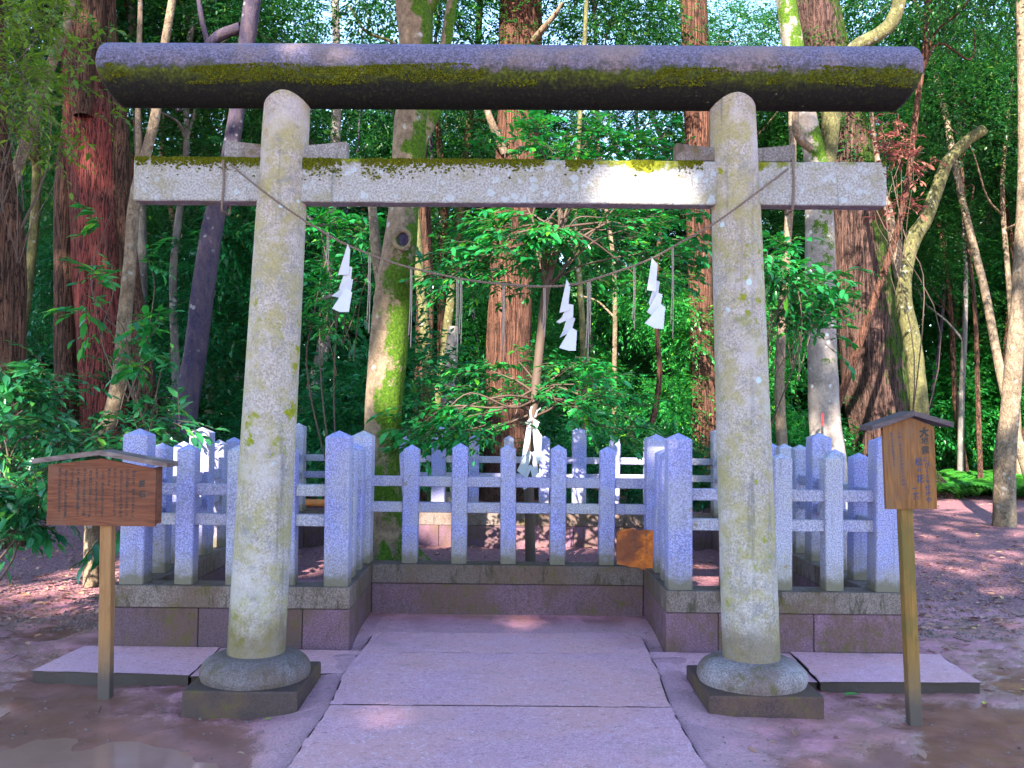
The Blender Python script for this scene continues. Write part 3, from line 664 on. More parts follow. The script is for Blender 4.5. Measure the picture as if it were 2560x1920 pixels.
# right: upright board
sr = empty('wooden_sign', (2.135, 4.774, 0)); tag(sr, 'narrow upright yellow brown board with brushed poem and peaked roof, at right', 'sign')
sr.rotation_euler = (0, -.040, 0)
link('post', box_mesh('post', .064, .058, 1.24, .004), MT['post_old'], sr, (0, .012, -.08))
bd2 = link('board', prism_mesh('board', [(-.118, 1.102), (.147, 1.096), (.150, 1.522), (.03, 1.575), (-.118, 1.528)], .024), MT['sign_wood_v'], sr, (0, -.042, 0))
roof_plank(sr, (-.190, 1.512), (.031, 1.582), .026, -.085, .085, MT['roof_dark'])
roof_plank(sr, (.032, 1.582), (.232, 1.518), .026, -.085, .085, MT['roof_dark'])
def chars(t): return [(c, x, z-.35*sz, sz, 0, b) for c, x, z, sz, b in t]
text_mesh('lettering', chars([('大', .098, 1.494, .052, .05), ('地', .100, 1.450, .044, .012), ('震', .100, 1.402, .046, .012), ('お', .134, 1.500, .010, .02), ('お', .134, 1.487, .010, .02), ('な', .134, 1.474, .010, .02), ('ゐ', .134, 1.461, .010, .02)]), MT['ink'], bd2).location = (0, -.0012, 0)
blue = [('に', .098, 1.354, .026, .02), ('び', .104, 1.323, .032, .02), ('く', .104, 1.294, .026, .02), ('と', .104, 1.267, .026, .02), ('も', .104, 1.241, .025, .02), ('せ', .104, 1.206, .034, .02), ('ぬ', .106, 1.175, .032, .02), ('や', .106, 1.143, .034, .02),
        ('松', .060, 1.342, .046, .02), ('の', .060, 1.301, .027, .02), ('花', .064, 1.253, .046, .02), ('一', .032, 1.205, .034, .02), ('茶', .036, 1.164, .040, .02)]
for k, c in enumerate('小林一茶は文化十四年五月鹿嶋に'): blue.append((c, -.034+.0009*k, 1.494-.0205*k, .018, .008))
for k, c in enumerate('詣で六月句を詠みました'): blue.append((c, -.076+.0008*k, 1.492-.0162*k, .0165, .008))
text_mesh('lettering', chars(blue), MT['ink_blue'], bd2).location = (0, -.0013, 0)
# old plaque leaning in the recess corner
pq = empty('old_plaque', (.92, 6.87, .44)); tag(pq, 'weathered orange wooden plaque leaning in the right corner of the fence', 'plaque')
P0 = at(1331, 1226, 6.90); P1 = at(1408, 1146, 6.90)
wq, hq = P1[0]-P0[0]+.01, P1[2]-P0[2]
pts = [(0, .02), (.05, .012), (.1, .0), (wq*.55, -.005), (wq*.7, -.02), (wq, -.02), (wq+.002, hq*.5), (wq, hq-.012), (wq*.8, hq-.004), (wq*.6, hq-.012), (wq*.4, hq+.003), (wq*.2, hq-.003), (.01, hq-.02), (-.004, hq*.5)]
pq.location = (P0[0], 6.84, .445)
o = link('board', prism_mesh('board', pts, .03), MT['orange'], pq, (0, 0, .0)); o.rotation_euler = (-.16, 0, 0)
t_ = text_mesh('lettering', [('要石の由緒', wq*.8, hq-.03, .026, .032, .01), ('鹿島神宮', wq*.5, hq-.04, .022, .03, .01)], MT['roof_dark'], o); t_.location = (0, -.0015, 0)
# orange pole lying behind the rear fence
pl = MB().tube([(0, 0, 0, .045), (.6, .02, 0, .045), (1.2, .03, .01, .04)], 10)
o = pl.build('fallen_log', m_wood('cut_orange_wood', (.30, .09, .02), (.60, .22, .06), (3, 14, 14)))
a = at(640, 1093, 11.4); o.location = (a[0], 11.4, .46); tag(o, 'short orange log lying behind the rear left of the fence', 'log')

# ------------------------------------------------------------------ foliage tools
CAM_V = np.array([[0, 0, 0], [.33, 0, -.02], [.68, 0, -.035], [1, 0, -.12], [.28, .19, .05], [.66, .17, .03], [.28, -.19, .05], [.66, -.17, .03]])
CAM_F = np.array([[0, 1, 4], [4, 1, 2], [4, 2, 5], [5, 2, 3], [0, 6, 1], [6, 2, 1], [6, 7, 2], [7, 3, 2]])
DIA_V = np.array([[0, 0, 0], [.45, .23, .05], [1, 0, -.08], [.45, -.23, .05]])
DIA_F = np.array([[0, 3, 2], [0, 2, 1]])
def norm(a): return a/(np.linalg.norm(a, axis=-1, keepdims=True)+1e-9)
def leaf_geo(P, D, Nn, S, near=True):
    TV, TF = (CAM_V, CAM_F) if near else (DIA_V, DIA_F)
    D = norm(D); B = norm(np.cross(Nn, D)); N2 = np.cross(D, B)
    V = P[:, None]+S[:, None, None]*(TV[None, :, 0:1]*D[:, None]+TV[None, :, 1:2]*B[:, None]+TV[None, :, 2:3]*N2[:, None])
    F = TF[None]+(np.arange(len(P))*len(TV))[:, None, None]
    return V.reshape(-1, 3), F.reshape(-1, 3)
def twig_leaves(O, D, L, nl, size, g, droop=.25, spread=.8):
    m = len(O); D = norm(D); side = norm(np.cross(D, [0, 0, 1.])+1e-4)
    t = np.linspace(.22, 1, nl)[None, :, None]
    P = O[:, None]+D[:, None]*L[:, None, None]*t; P[..., 2] -= (droop*L[:, None, None]*t**2)[..., 0]
    sg_ = np.where(np.arange(nl) % 2, 1., -1.)[None, :, None]*np.where(np.arange(nl) == nl-1, .15, 1.)[None, :, None]
    LD = D[:, None]+spread*sg_*side[:, None]+g.normal(0, .25, (m, nl, 3)); LD[..., 2] -= .25+droop*t[..., 0]
    NN = np.array([0, 0, 1.])+g.normal(0, .33, (m, nl, 3))
    S = size*g.uniform(.45, 1.3, (m, nl))*g.uniform(.75, 1.15, (m, 1))
    return P.reshape(-1, 3), LD.reshape(-1, 3), NN.reshape(-1, 3), S.ravel()
def clump_leaves(C, out, g, tw=5, L=.3, nl=7, size=.08, droop=.25, near=True, flat=.5):
    """clumps at C spraying twigs outwards -> leaf arrays and twig lines"""
    k = len(C); O = np.repeat(C, tw, 0)+g.normal(0, L*.18, (k*tw, 3))
    D = np.repeat(norm(out), tw, 0)*.9+g.normal(0, .75, (k*tw, 3))*np.array([1, 1, flat])
    LL = L*g.uniform(.6, 1.3, k*tw)
    return twig_leaves(O, D, LL, nl, size, g, droop), (O, norm(D), LL)
def twig_geo(O, D, L, r=.003, droop=.25):
    m = len(O); mid = O+D*L[:, None]*.55; mid[:, 2] -= droop*L*.3; e = O+D*L[:, None]; e[:, 2] -= droop*L
    s1 = norm(np.cross(D, [0, 0, 1.])+1e-4); u1 = np.cross(s1, D); R = []
    for c, k in ((O, 1.), (mid, .75), (e, .35)):
        for a in (0, 2.1, 4.2): R.append(c+r*k*(s1*math.cos(a)+u1*math.sin(a)))
    V = np.stack(R, 1); F0 = []
    for a in (0, 3):
        for b in range(3): F0 += [[a+b, a+(b+1) % 3, a+3+(b+1) % 3], [a+b, a+3+(b+1) % 3, a+3+b]]
    F = np.array(F0)[None]+(np.arange(m)*9)[:, None, None]
    return V.reshape(-1, 3), F.reshape(-1, 3)
def ell_clumps(g, n, c, r, shell=.55, low=-1.):
    d = norm(g.normal(0, 1, (n*2, 3))); d = d[d[:, 2] > low][:n]; k = g.uniform(shell, 1, len(d))[:, None]**.7
    lump = 1+.28*vn(d[:, 0]*2.2+c[0], d[:, 1]*2.2+c[1], d[:, 2]*2.2)[:, None]
    return np.asarray(c)+d*k*lump*np.asarray(r), d+np.array([0, 0, .15])
def bough(g, a, b, r0, r1, sag=.15, n=5):
    a, b = np.asarray(a, float), np.asarray(b, float); t = np.linspace(0, 1, 4)[:, None]
    P = a+(b-a)*t; L = np.linalg.norm(b-a); P[1:-1] += g.normal(0, L*.07, (2, 3)); P[1:-1, 2] += sag*L*.5
    P = catmull(P, n); return np.hstack([P, np.linspace(r0, r1, len(P))[:, None]])

# bark relief
def cedar_relief(seed, depth=.05):
    def f(th, s, r):
        c, sn = np.cos(th), np.sin(th)
        a = vn(c*7+seed, sn*7, s*.55)+.6*vn(c*16+seed, sn*16, s*1.1)
        return depth*(np.abs(a)-.3)+.05*vn(c*1.7+seed, sn*1.7, s*.8)
    return f
def smooth_relief(seed, depth=.05):
    return lambda th, s, r: depth*vn(np.cos(th)*1.6+seed, np.sin(th)*1.6, s*1.4)+depth*.4*vn(np.cos(th)*5+seed, np.sin(th)*5, s*5)
def trunk_px(pts, Y, base_z=None):
    """(x, y, half width) in pixels at distance Y -> rows x,y,z,r, the foot carried down into the ground"""
    P = []
    for q in pts:
        YY = Y+(q[3] if len(q) > 3 else 0); p = at(q[0], q[1], YY); P.append([*p, q[2]*S22*YY/F_PX])
    P = np.array(P)
    if base_z is not None and P[0, 2] > base_z:
        P = np.vstack([[P[0, 0], P[0, 1], base_z, P[0, 3]*1.12], P])
    return P
def tree(name, label, pts, Y, mat, sides=20, step=10, relief=None, group=None, limbs=(), foot=-.15, cat='tree', flare=0):
    P = trunk_px(pts, Y, foot); root = empty(name, (P[0, 0], P[0, 1], 0)); o0 = np.array([P[0, 0], P[0, 1], 0])
    tag(root, label, cat, group)
    C = catmull(P, step)
    if flare:
        zz = C[:, 2]; C[:, 3] *= 1+flare*np.exp(-np.clip(zz, 0, 9)/.35)
    Q = C.copy(); Q[:, :3] -= o0
    rel = relief
    if flare and relief:
        def rel(th, s, r): return relief(th, s, r)+flare*.45*np.exp(-s/.5)*np.cos(th*5+1.3)
    MB().tube(Q, sides, rel).build('trunk', mat, root)
    for lb in limbs:
        lp, lm = lb[0], lb[1] if len(lb) > 1 else mat
        Lp = trunk_px(lp, Y); Lp[:, :3] -= o0
        MB().tube(catmull(Lp, 8), max(6, sides//2), smooth_relief(len(lp))).build('limb', lm, root)
    return root, o0
GT = 'tall trees of the forest behind the gate'
def add_crown(root, o0, c, r, n, g, mat, size=.13, tw=5, L=.55, nl=7, name='crown', near=False):
    C, out = ell_clumps(g, n, c, r); lv, tw_ = clump_leaves(C, out, g, tw, L, nl, size)
    V, F = leaf_geo(*lv, near); return link(name, tri_mesh(name, V-o0, F), mat, root)

# ------------------------------------------------------------------ the trees one can name
g = np.random.default_rng(2)
# cedar at the left edge
t, o0 = tree('cedar_tree', 'shaggy brown cedar trunk cut by the left edge of the picture', [(14, 1060, 46), (14, 900, 40), (16, 700, 35), (20, 600, 34), (15, 480, 31), (0, 380, 27), (-14, 250, 26), (-20, 0, 24), (-24, -160, 22)], 10.5, MT['cedar'], 40, 24, cedar_relief(1, .09), GT)
# big double cedar with peeled red bark
t, o0 = tree('cedar_tree', 'huge cedar at left with peeled red trunk and shaggy side stem', [(236, 1010, 64), (230, 900, 52), (222, 760, 50), (213, 640, 50), (208, 520, 52), (205, 400, 55), (200, 300, 58), (196, 200, 54), (192, 100, 50), (193, 0, 48), (190, -160, 44)], 14, MT['cedar_red'], 56, 30, cedar_relief(3, .05), GT,
    limbs=[([(140, 1000, 32), (148, 900, 27), (142, 760, 23), (140, 640, 22), (143, 480, 25), (146, 400, 26), (152, 320, 24), (166, 240, 24), (176, 120, 22), (182, 0, 22), (186, -140, 18)], MT['cedar']),
           ([(345, 1010, 34), (322, 900, 28), (306, 800, 24), (286, 640, 22), (268, 500, 22), (258, 400, 24), (252, 300, 26), (240, 180, 26), (226, 60, 26), (222, -140, 20)], MT['cedar']),
           ([(192, 120, 36, -.25), (190, 40, 36, -.3), (192, -120, 34, -.2)], MT['cedar']), ([(178, 250, 18, -.5), (176, 180, 26, -.5), (178, 60, 26, -.45), (182, -60, 24, -.4)], MT['cedar'])])
MB().tube(trunk_px([(228, 118, 7), (255, 122, 6), (300, 132, 3)], 13.6)-np.array([*o0, 0]), 8).build('broken_branch', MT['pale'], t)
# slender curved tree
t, o0 = tree('slender_tree', 'slender bent pale trunk rising behind the wide notice board', [(205, 985, 15), (238, 905, 16), (261, 800, 16), (268, 700, 15), (281, 560, 13), (288, 460, 13), (302, 380, 12), (324, 300, 11), (338, 235, 10), (352, 120, 9), (372, 0, 8), (384, -90, 7)], 8.2, MT['pale'], 20, 14, smooth_relief(5, .06), GT,
    limbs=[([(302, 380, 8), (300, 320, 7), (298, 240, 6), (300, 120, 6), (303, 0, 5), (300, -60, 4)],)])
# leaning pale branch at far left top
t, o0 = tree('leaning_tree', 'thin leaning brown trunk left of the red cedar', [(-40, 560, 13, 0), (18, 420, 12), (62, 290, 12), (100, 170, 11), (140, 60, 10), (165, -60, 9)], 11.5, MT['pale'], 14, 12, smooth_relief(8, .06), GT, limbs=[([(80, 222, 6), (112, 224, 5), (128, 226, 4)],)])
# leaning dark wet tree
t, o0 = tree('leaning_tree', 'leaning dark wet trunk left of the left pillar', [(382, 1010, 27), (400, 905, 24), (422, 760, 24), (440, 620, 24), (462, 480, 22), (488, 380, 19), (508, 270, 17), (524, 150, 16), (540, 40, 19), (556, -80, 17)], 12.5, MT['dark'], 28, 16, smooth_relief(2, .08), GT,
    limbs=[([(520, 60, 12), (470, 80, 12), (430, 125, 10), (395, 180, 8), (385, 240, 6)],), ([(508, 235, 9), (470, 150, 8), (440, 60, 6), (425, -30, 5)],)])
# mossy tree inside the enclosure
t, o0 = tree('mossy_tree', 'bent pale trunk with bright moss and a knot inside the fence', [(838, 1215, 50), (832, 1130, 42), (824, 1000, 37), (828, 890, 39), (838, 770, 41), (850, 640, 41), (861, 560, 38), (872, 450, 31), (880, 370, 35), (888, 280, 38), (896, 200, 36), (899, 110, 35), (893, 20, 38), (880, -60, 34), (872, -160, 30)], 8.4, MT['pale_moss'], 48, 22, smooth_relief(7, .07), GT, flare=.35,
    limbs=[([(893, 330, 22), (915, 280, 20), (935, 240, 18), (950, 170, 15), (968, 60, 12), (985, -60, 10)],), ([(895, 60, 20), (925, 10, 18), (955, -50, 15), (1000, -140, 12)],), ([(828, 640, 12, .25), (815, 560, 12, .3), (806, 470, 10, .4), (800, 380, 8, .5)], MT['pale'])])
kn_ = at(871, 518, 8.16)-o0
th = np.linspace(0, 2*math.pi, 25); ring = np.stack([kn_[0]+.075*np.cos(th), np.full(25, kn_[1]-.02), kn_[2]+.085*np.sin(th), np.full(25, .026)], -1)
MB().tube(ring, 10, smooth_relief(3, .2)).build('knot', MT['pale_moss'], t)
MB().tube([(kn_[0], kn_[1]+.12, kn_[2]-.01, .075), (kn_[0], kn_[1]-.0, kn_[2], .07), (kn_[0], kn_[1]-.02, kn_[2], .045)], 14).build('knot_hole', MT['dark'], t)
for k in range(11):
    a = -2.9+k*.52; r = g.uniform(.32, .62); q = o0*0+np.array([.05, 0, .02]); e = np.array([math.cos(a)*r+.08, math.sin(a)*r, .05])
    m_ = (q+e)/2+np.array([0, 0, .22])
    P = catmull([np.array([math.cos(a)*.12, math.sin(a)*.12, .42]), m_*.9+np.array([0, 0, .03]), e, e*1.3-[0, 0, .12]], 6)
    MB().tube(np.hstack([P, np.linspace(.085, .045, len(P))[:, None]]), 10, smooth_relief(k, .22)).build('root', MT['pale_moss'], t)
# cedars
t, o0 = tree('cedar_tree', 'straight warm brown cedar trunk at the middle behind the fence', [(1100, 1070, 60), (1098, 1000, 52), (1098, 900, 47), (1098, 760, 47), (1104, 640, 46), (1109, 500, 44), (1115, 300, 43), (1122, 100, 46), (1125, 0, 47), (1128, -140, 42)], 17.5, MT['cedar_warm'], 64, 26, cedar_relief(9, .06), GT, flare=.35,
    limbs=[([(1150, 90, 8, -.3), (1175, 60, 7, -.6), (1200, 30, 5, -.8), (1215, 5, 3, -.9)], MT['pale']), ([(1090, 330, 9, -.35), (1060, 260, 8, -.6), (1046, 215, 6, -.7), (1040, 190, 4, -.7)], MT['pale'])])
tree('cedar_tree', 'dark red brown cedar trunk just left of the right pillar', [(1526, 1010, 34), (1522, 900, 28), (1515, 700, 26), (1508, 450, 26), (1506, 280, 27), (1500, 60, 28), (1497, -120, 26)], 19, MT['cedar_warm'], 40, 20, cedar_relief(4, .07), GT, flare=.3)
t, o0 = tree('lichened_tree', 'pale lichened trunk with green moss right of the right pillar', [(1792, 1020, 38), (1781, 900, 33), (1775, 740, 31), (1772, 600, 32), (1770, 480, 30), (1768, 390, 29), (1760, 330, 24), (1744, 265, 22), (1728, 180, 23), (1712, 90, 23), (1698, 0, 21), (1690, -120, 20)], 12.5, MT['lichen_moss'], 32, 18, smooth_relief(4, .06), GT, flare=.15,
    limbs=[([(1778, 400, 20), (1790, 330, 18), (1796, 260, 19), (1808, 170, 17), (1845, 105, 15), (1898, 74, 15), (1926, 48, 15), (1942, 5, 14), (1955, -80, 13)], MT['green']), ([(1750, 320, 9, -.2), (1728, 300, 9, -.3), (1718, 270, 8, -.35), (1720, 225, 7, -.3)], MT['pale'])])
c = at(1777, 920, 12.1); tp = link('tape_mark', box_mesh('tape_mark', .03, .012, .17, .002), MT['red_tape'], t, tuple(c-o0))
tree('cedar_tree', 'massive leaning cedar with furrowed bark, bright moss down its right side', [(1932, 1068, 92), (1920, 1000, 76), (1908, 920, 70), (1892, 830, 68), (1878, 720, 64), (1862, 600, 60), (1850, 480, 55), (1840, 380, 50), (1826, 280, 46), (1802, 170, 45), (1781, 80, 44), (1764, 0, 43), (1740, -120, 41)], 19.5, MT['cedar_moss'], 72, 26, cedar_relief(6, .09), GT, flare=.3)
tree('crooked_tree', 'crooked tree right of the leaning cedar with a broken mossy limb', [(1992, 990, 20), (1984, 860, 19), (1970, 740, 19), (1952, 650, 18), (1956, 570, 18), (1975, 512, 17), (1998, 475, 15), (2022, 412, 14), (2046, 352, 13), (2086, 306, 12), (2124, 280, 12)], 17.2, MT['green'], 20, 14, smooth_relief(12, .09), GT, limbs=[([(1944, 600, 12), (1930, 520, 11), (1918, 450, 9), (1902, 380, 7), (1888, 300, 5), (1880, 220, 4)], MT['pale'])])
tree('slender_tree', 'sunlit pale trunk cut by the right edge of the picture', [(2170, 1010, 22), (2180, 900, 19), (2190, 780, 18), (2200, 660, 16), (2206, 540, 15), (2212, 380, 13), (2210, 200, 11), (2205, 0, 10), (2200, -90, 9)], 13.5, MT['pale'], 20, 14, smooth_relief(13, .06), GT)
tree('slender_tree', 'thin pale sapling behind the rear fence right of the middle cedar', [(1257, 965, 7), (1262, 850, 7), (1258, 700, 6.5), (1248, 560, 6), (1242, 450, 5.5), (1250, 300, 5), (1262, 100, 5), (1270, -60, 4)], 14, MT['green'], 12, 12, smooth_relief(14, .06), GT)
tree('slender_tree', 'thin reddish curved sapling between middle cedar and right pillar', [(1402, 955, 6.5), (1416, 880, 6.5), (1425, 810, 6), (1421, 740, 5.5), (1416, 640, 5), (1424, 520, 4.5), (1436, 400, 4)], 15, MT['cedar_warm'], 12, 12, smooth_relief(15, .06), GT)
tree('cedar_tree', 'dark red trunk just right of the mossy bent tree', [(912, 1010, 24), (914, 900, 20), (916, 760, 19), (918, 640, 18), (916, 500, 17), (905, 300, 16), (900, 100, 15), (898, -80, 14)], 17, MT['cedar'], 28, 16, cedar_relief(16, .09), GT)
tree('tree_stump', 'broken pale stump between the mossy tree and the middle cedar', [(962, 1000, 18), (966, 900, 16), (972, 800, 14), (977, 740, 13), (978, 705, 9)], 15.5, MT['lichen_moss'], 20, 12, smooth_relief(17, .1), None, cat='stump')
tree('slender_tree', 'blue grey slim trunk between the bent sapling and the dark leaning tree', [(322, 980, 13), (318, 850, 11), (310, 700, 11), (306, 560, 11), (304, 420, 10), (296, 240, 9), (286, 60, 8), (280, -80, 7)], 16, MT['grey'], 16, 14, smooth_relief(18, .06), GT)
tree('slender_tree', 'pale yellow lit slim trunk between right pillar and lichened trunk', [(1690, 985, 12), (1684, 850, 11), (1686, 760, 10), (1692, 650, 10), (1699, 540, 9), (1706, 440, 9), (1712, 330, 8), (1708, 180, 7), (1700, -60, 6)], 15, MT['pale'], 16, 14, smooth_relief(19, .07), GT)

# ------------------------------------------------------------------ camellia inside the fence
CY = 8.65
t, o0 = tree('camellia_tree', 'small glossy camellia tree with slim stem inside the fence', [(1146, 1225, 12), (1144, 1120, 11), (1142, 1040, 11), (1144, 960, 11), (1152, 885, 10.5), (1161, 800, 10), (1169, 720, 9.5), (1180, 625, 9), (1198, 550, 8), (1212, 490, 7), (1206, 430, 5)], CY, MT['twig'], 14, 14, smooth_relief(21, .06))
g = np.random.default_rng(4)
lp = [(1330, 560), (1260, 520), (1150, 500), (1060, 520), (1400, 545), (1000, 560), (950, 600), (1480, 520), (1440, 470), (1100, 470), (1300, 470), (1230, 460), (1180, 560), (1380, 600), (1080, 600), (1370, 490), (1130, 540), (1030, 500), (1200, 520), (1500, 580), (1320, 310), (1240, 330), (1090, 320), (1380, 330), (1160, 300), (1280, 290), (1420, 380)]
lo = [(1000, 850), (1060, 800), (1120, 780), (1180, 800), (1240, 790), (1290, 830), (950, 900), (1010, 900), (920, 940), (1080, 880), (1150, 850), (1210, 870), (1260, 890), (1310, 900), (1050, 930), (980, 940), (1320, 860), (1100, 830), (1240, 830), (1350, 930), (900, 925)]
br = MB(); Cs, outs = [], []
stem = np.array([[*at(x, y, CY)] for x, y in [(1152, 885), (1169, 720), (1180, 625), (1198, 550), (1212, 490)]])
for (x, y) in lp+lo:
    dY = g.uniform(-.55, .75); p = at(x, y, CY+dY); s_ = stem[0] if y > 770 else stem[g.integers(2, 5)]
    if y > 770: s_ = s_+np.array([0, 0, g.uniform(-.1, .25)])
    br.tube(bough(g, s_-o0, p-o0, .014, .005, .12), 5)
    for q in range(8 if y < 770 else 5):
        Cs.append(p+g.normal(0, .12, 3)*np.array([1.3, 1.3, .35])); outs.append(norm(p-s_)*[1, 1, .3]+g.normal(0, .35, 3)*[1, 1, .4])
br.build('branches', MT['twig'], t)
lv, tw_ = clump_leaves(np.array(Cs), np.array(outs), g, 4, .25, 7, .10, .16, flat=.2)
V, F = leaf_geo(*lv); link('foliage', tri_mesh('foliage', V-o0, F), MT['camellia'], t)
V, F = twig_geo(*tw_, .0032, .16); link('twigs', tri_mesh('twigs', V-o0, F), MT['twig'], t)

def px_shrub(name, label, spots, Y, dY, mat, base, seed, per=5, tw=4, L=.26, nl=7, size=.12, droop=.28, cat='shrub', group=None, near=True, stem_r=.012):
    g = np.random.default_rng(seed); b = at(*base, Y); b[2] = 0; root = empty(name, tuple(b)); tag(root, label, cat, group)
    Cs, outs = [], []; br = MB(); hubs = []
    for (x, y) in spots:
        p = at(x, y, Y+g.uniform(-dY, dY)); s_ = b+np.array([g.normal(0, .06), g.normal(0, .06), 0])
        if len(hubs) < 3: hubs.append(p); br.tube(bough(g, s_-b, p-b, stem_r, .005, .25), 6)
        else:
            hb = min(hubs, key=lambda q: np.linalg.norm(q-p)); m_ = hb*.7+s_*.3
            br.tube(bough(g, m_-b, p-b, .006, .003, .2), 4)
            if len(hubs) < 8: hubs.append(p)
        for q in range(per): Cs.append(p+g.normal(0, .5*L, 3)*np.array([1.2, 1.2, .6])); outs.append(norm(p-b)*[1, 1, .3]+g.normal(0, .45, 3))
    br.build('branches', MT['twig'], root)
    lv, tw_ = clump_leaves(np.array(Cs), np.array(outs), g, tw, L, nl, size, droop)
    V, F = leaf_geo(*lv, near); link('foliage', tri_mesh('foliage', V-b, F), mat, root)
    if near: V, F = twig_geo(*tw_, .003, droop); link('twigs', tri_mesh('twigs', V-b, F), MT['twig'], root)
    return root
# leafy shrubs on the left
g = np.random.default_rng(8)
px_shrub('shrub', 'green shrub beside the wide notice board, reaching the left edge', [(x+g.normal(0, 14), y+g.normal(0, 14)) for x, y in [(30, 960), (90, 960), (150, 945), (200, 940), (250, 950), (60, 1000), (120, 985), (180, 975), (235, 980), (300, 950), (20, 1000), (70, 930), (330, 935)]], 7.6, .7, MT['shrub'], (-40, 1190), 31)
px_shrub('shrub', 'low leafy shrub at the left edge under the taller leaves', [(10, 1090), (50, 1080), (70, 1110), (20, 1130), (50, 1140), (90, 1060), (0, 1060)], 6.6, .3, MT['shrub'], (-40, 1240), 32)
px_shrub('shrub', 'tall teal leaved shrub at the left edge before the shaggy cedar', [(10, 800), (40, 810), (60, 830), (20, 850), (0, 880), (50, 870), (30, 910)], 7.4, .4, MT['shrub'], (-50, 1200), 33, per=4)
px_shrub('young_tree', 'light green twigs growing along the slender bent trunk', [(330, 800), (350, 790), (300, 690), (340, 700), (230, 690), (240, 770), (300, 760), (360, 860), (250, 580), (320, 560), (210, 660), (240, 460), (215, 590)], 8.0, .5, MT['bright'], (262, 1180), 34, per=2, tw=3, L=.2, nl=6)
px_shrub('shrub', 'bright leafy branches hanging right of the right pillar', [(1660, 580), (1690, 570), (1720, 590), (1740, 620), (1760, 650), (1700, 620), (1670, 640), (1790, 690), (1750, 680), (1720, 660), (1680, 680), (1660, 540), (1700, 540), (1640, 610), (1810, 650)], 9.6, .6, MT['camellia'], (1640, 1150), 35, per=4)
px_shrub('shrub', 'leafy shrub behind the left pillar and the leftmost paper streamer', [(690, 480), (720, 500), (700, 560), (740, 560), (690, 620), (770, 600), (720, 640), (760, 500), (790, 560), (690, 700), (740, 690), (820, 500)], 10.4, .7, MT['camellia'], (740, 1150), 36, per=5)

# ------------------------------------------------------------------ background trees
def zone(x):
    L_ = [(130, 'left of the red cedar'), (420, 'between red cedar and dark leaning tree'), (580, 'beside the left pillar on its left'), (830, 'between left pillar and mossy tree'), (1090, 'between mossy tree and middle cedar'),
          (1330, 'right of the middle cedar'), (1560, 'left of the right pillar'), (1780, 'between right pillar and lichened trunk'), (1900, 'behind the leaning cedar'), (2060, 'right of the leaning cedar')]
    for a, b in L_:
        if x < a: return b
    return 'near the right edge'
g = np.random.default_rng(21)
crown_var = []
for k in range(7):
    gg = np.random.default_rng(100+k); Cs, out = ell_clumps(gg, 170, (0, 0, 0), (2.1, 2.1, 1.5), .25)
    lv, _ = clump_leaves(Cs, out, gg, 5, .6, 8, .125, .2, flat=.6)
    crown_var.append(tri_mesh('crown', *leaf_geo(*lv, False)))
kinds = [('grey', 'grey'), ('pale', 'pale'), ('dark', 'dark'), ('cedar', 'brown'), ('green', 'greenish'), ('cedar_warm', 'reddish')]
spots = []
tries = 0
while len(spots) < 82 and tries < 4000:
    tries += 1
    d = g.uniform(15, 44)**1.0; x = g.uniform(-60, 2270)
    p = at(x, 1040, d)
    if all(math.hypot(p[0]-q[0], p[1]-q[1]) > 1.3 for q in spots): spots.append((p[0], p[1], x))
for q in range(12):
    d = g.uniform(19, 32); x = g.uniform(2040, 2270); p = at(x, 1040, d); spots.append((p[0], p[1], x))
bt = []
for (X0, Y0, xp) in sorted(spots, key=lambda q: q[1]):
    k = g.choice(len(kinds), p=[.24, .24, .16, .14, .14, .08]); r = g.choice([.06, .08, .11, .15, .22], p=[.25, .3, .25, .13, .07])
    H = g.uniform(9, 15); lean = g.normal(0, .10, 2); bend = g.normal(0, .5, 2)
    zz = np.linspace(-.2, H, 7)[:, None]; u = zz/H
    P = np.hstack([lean[0]*zz+bend[0]*np.sin(u*3), lean[1]*zz+bend[1]*np.sin(u*3), zz, r*(1-.55*u)])
    P[:, :2] += g.normal(0, .06, (7, 2)); P[:, :2] -= P[0, :2]
    bt.append(dict(x=xp, y=Y0, X=X0, P=P, k=k, r=r, lean=lean[0], H=H))
cnt = {}
order = sorted(range(len(bt)), key=lambda q: bt[q]['x'])
words = ['first', 'second', 'third', 'fourth', 'fifth', 'sixth', 'seventh', 'eighth', 'ninth', 'tenth']
for q in order:
    b = bt[q]; th_ = 'thin' if b['r'] < .075 else 'slim' if b['r'] < .12 else 'stout'
    key = (th_, kinds[b['k']][1], zone(b['x'])); cnt[key] = cnt.get(key, 0)+1; b['key'] = key; b['n'] = cnt[key]
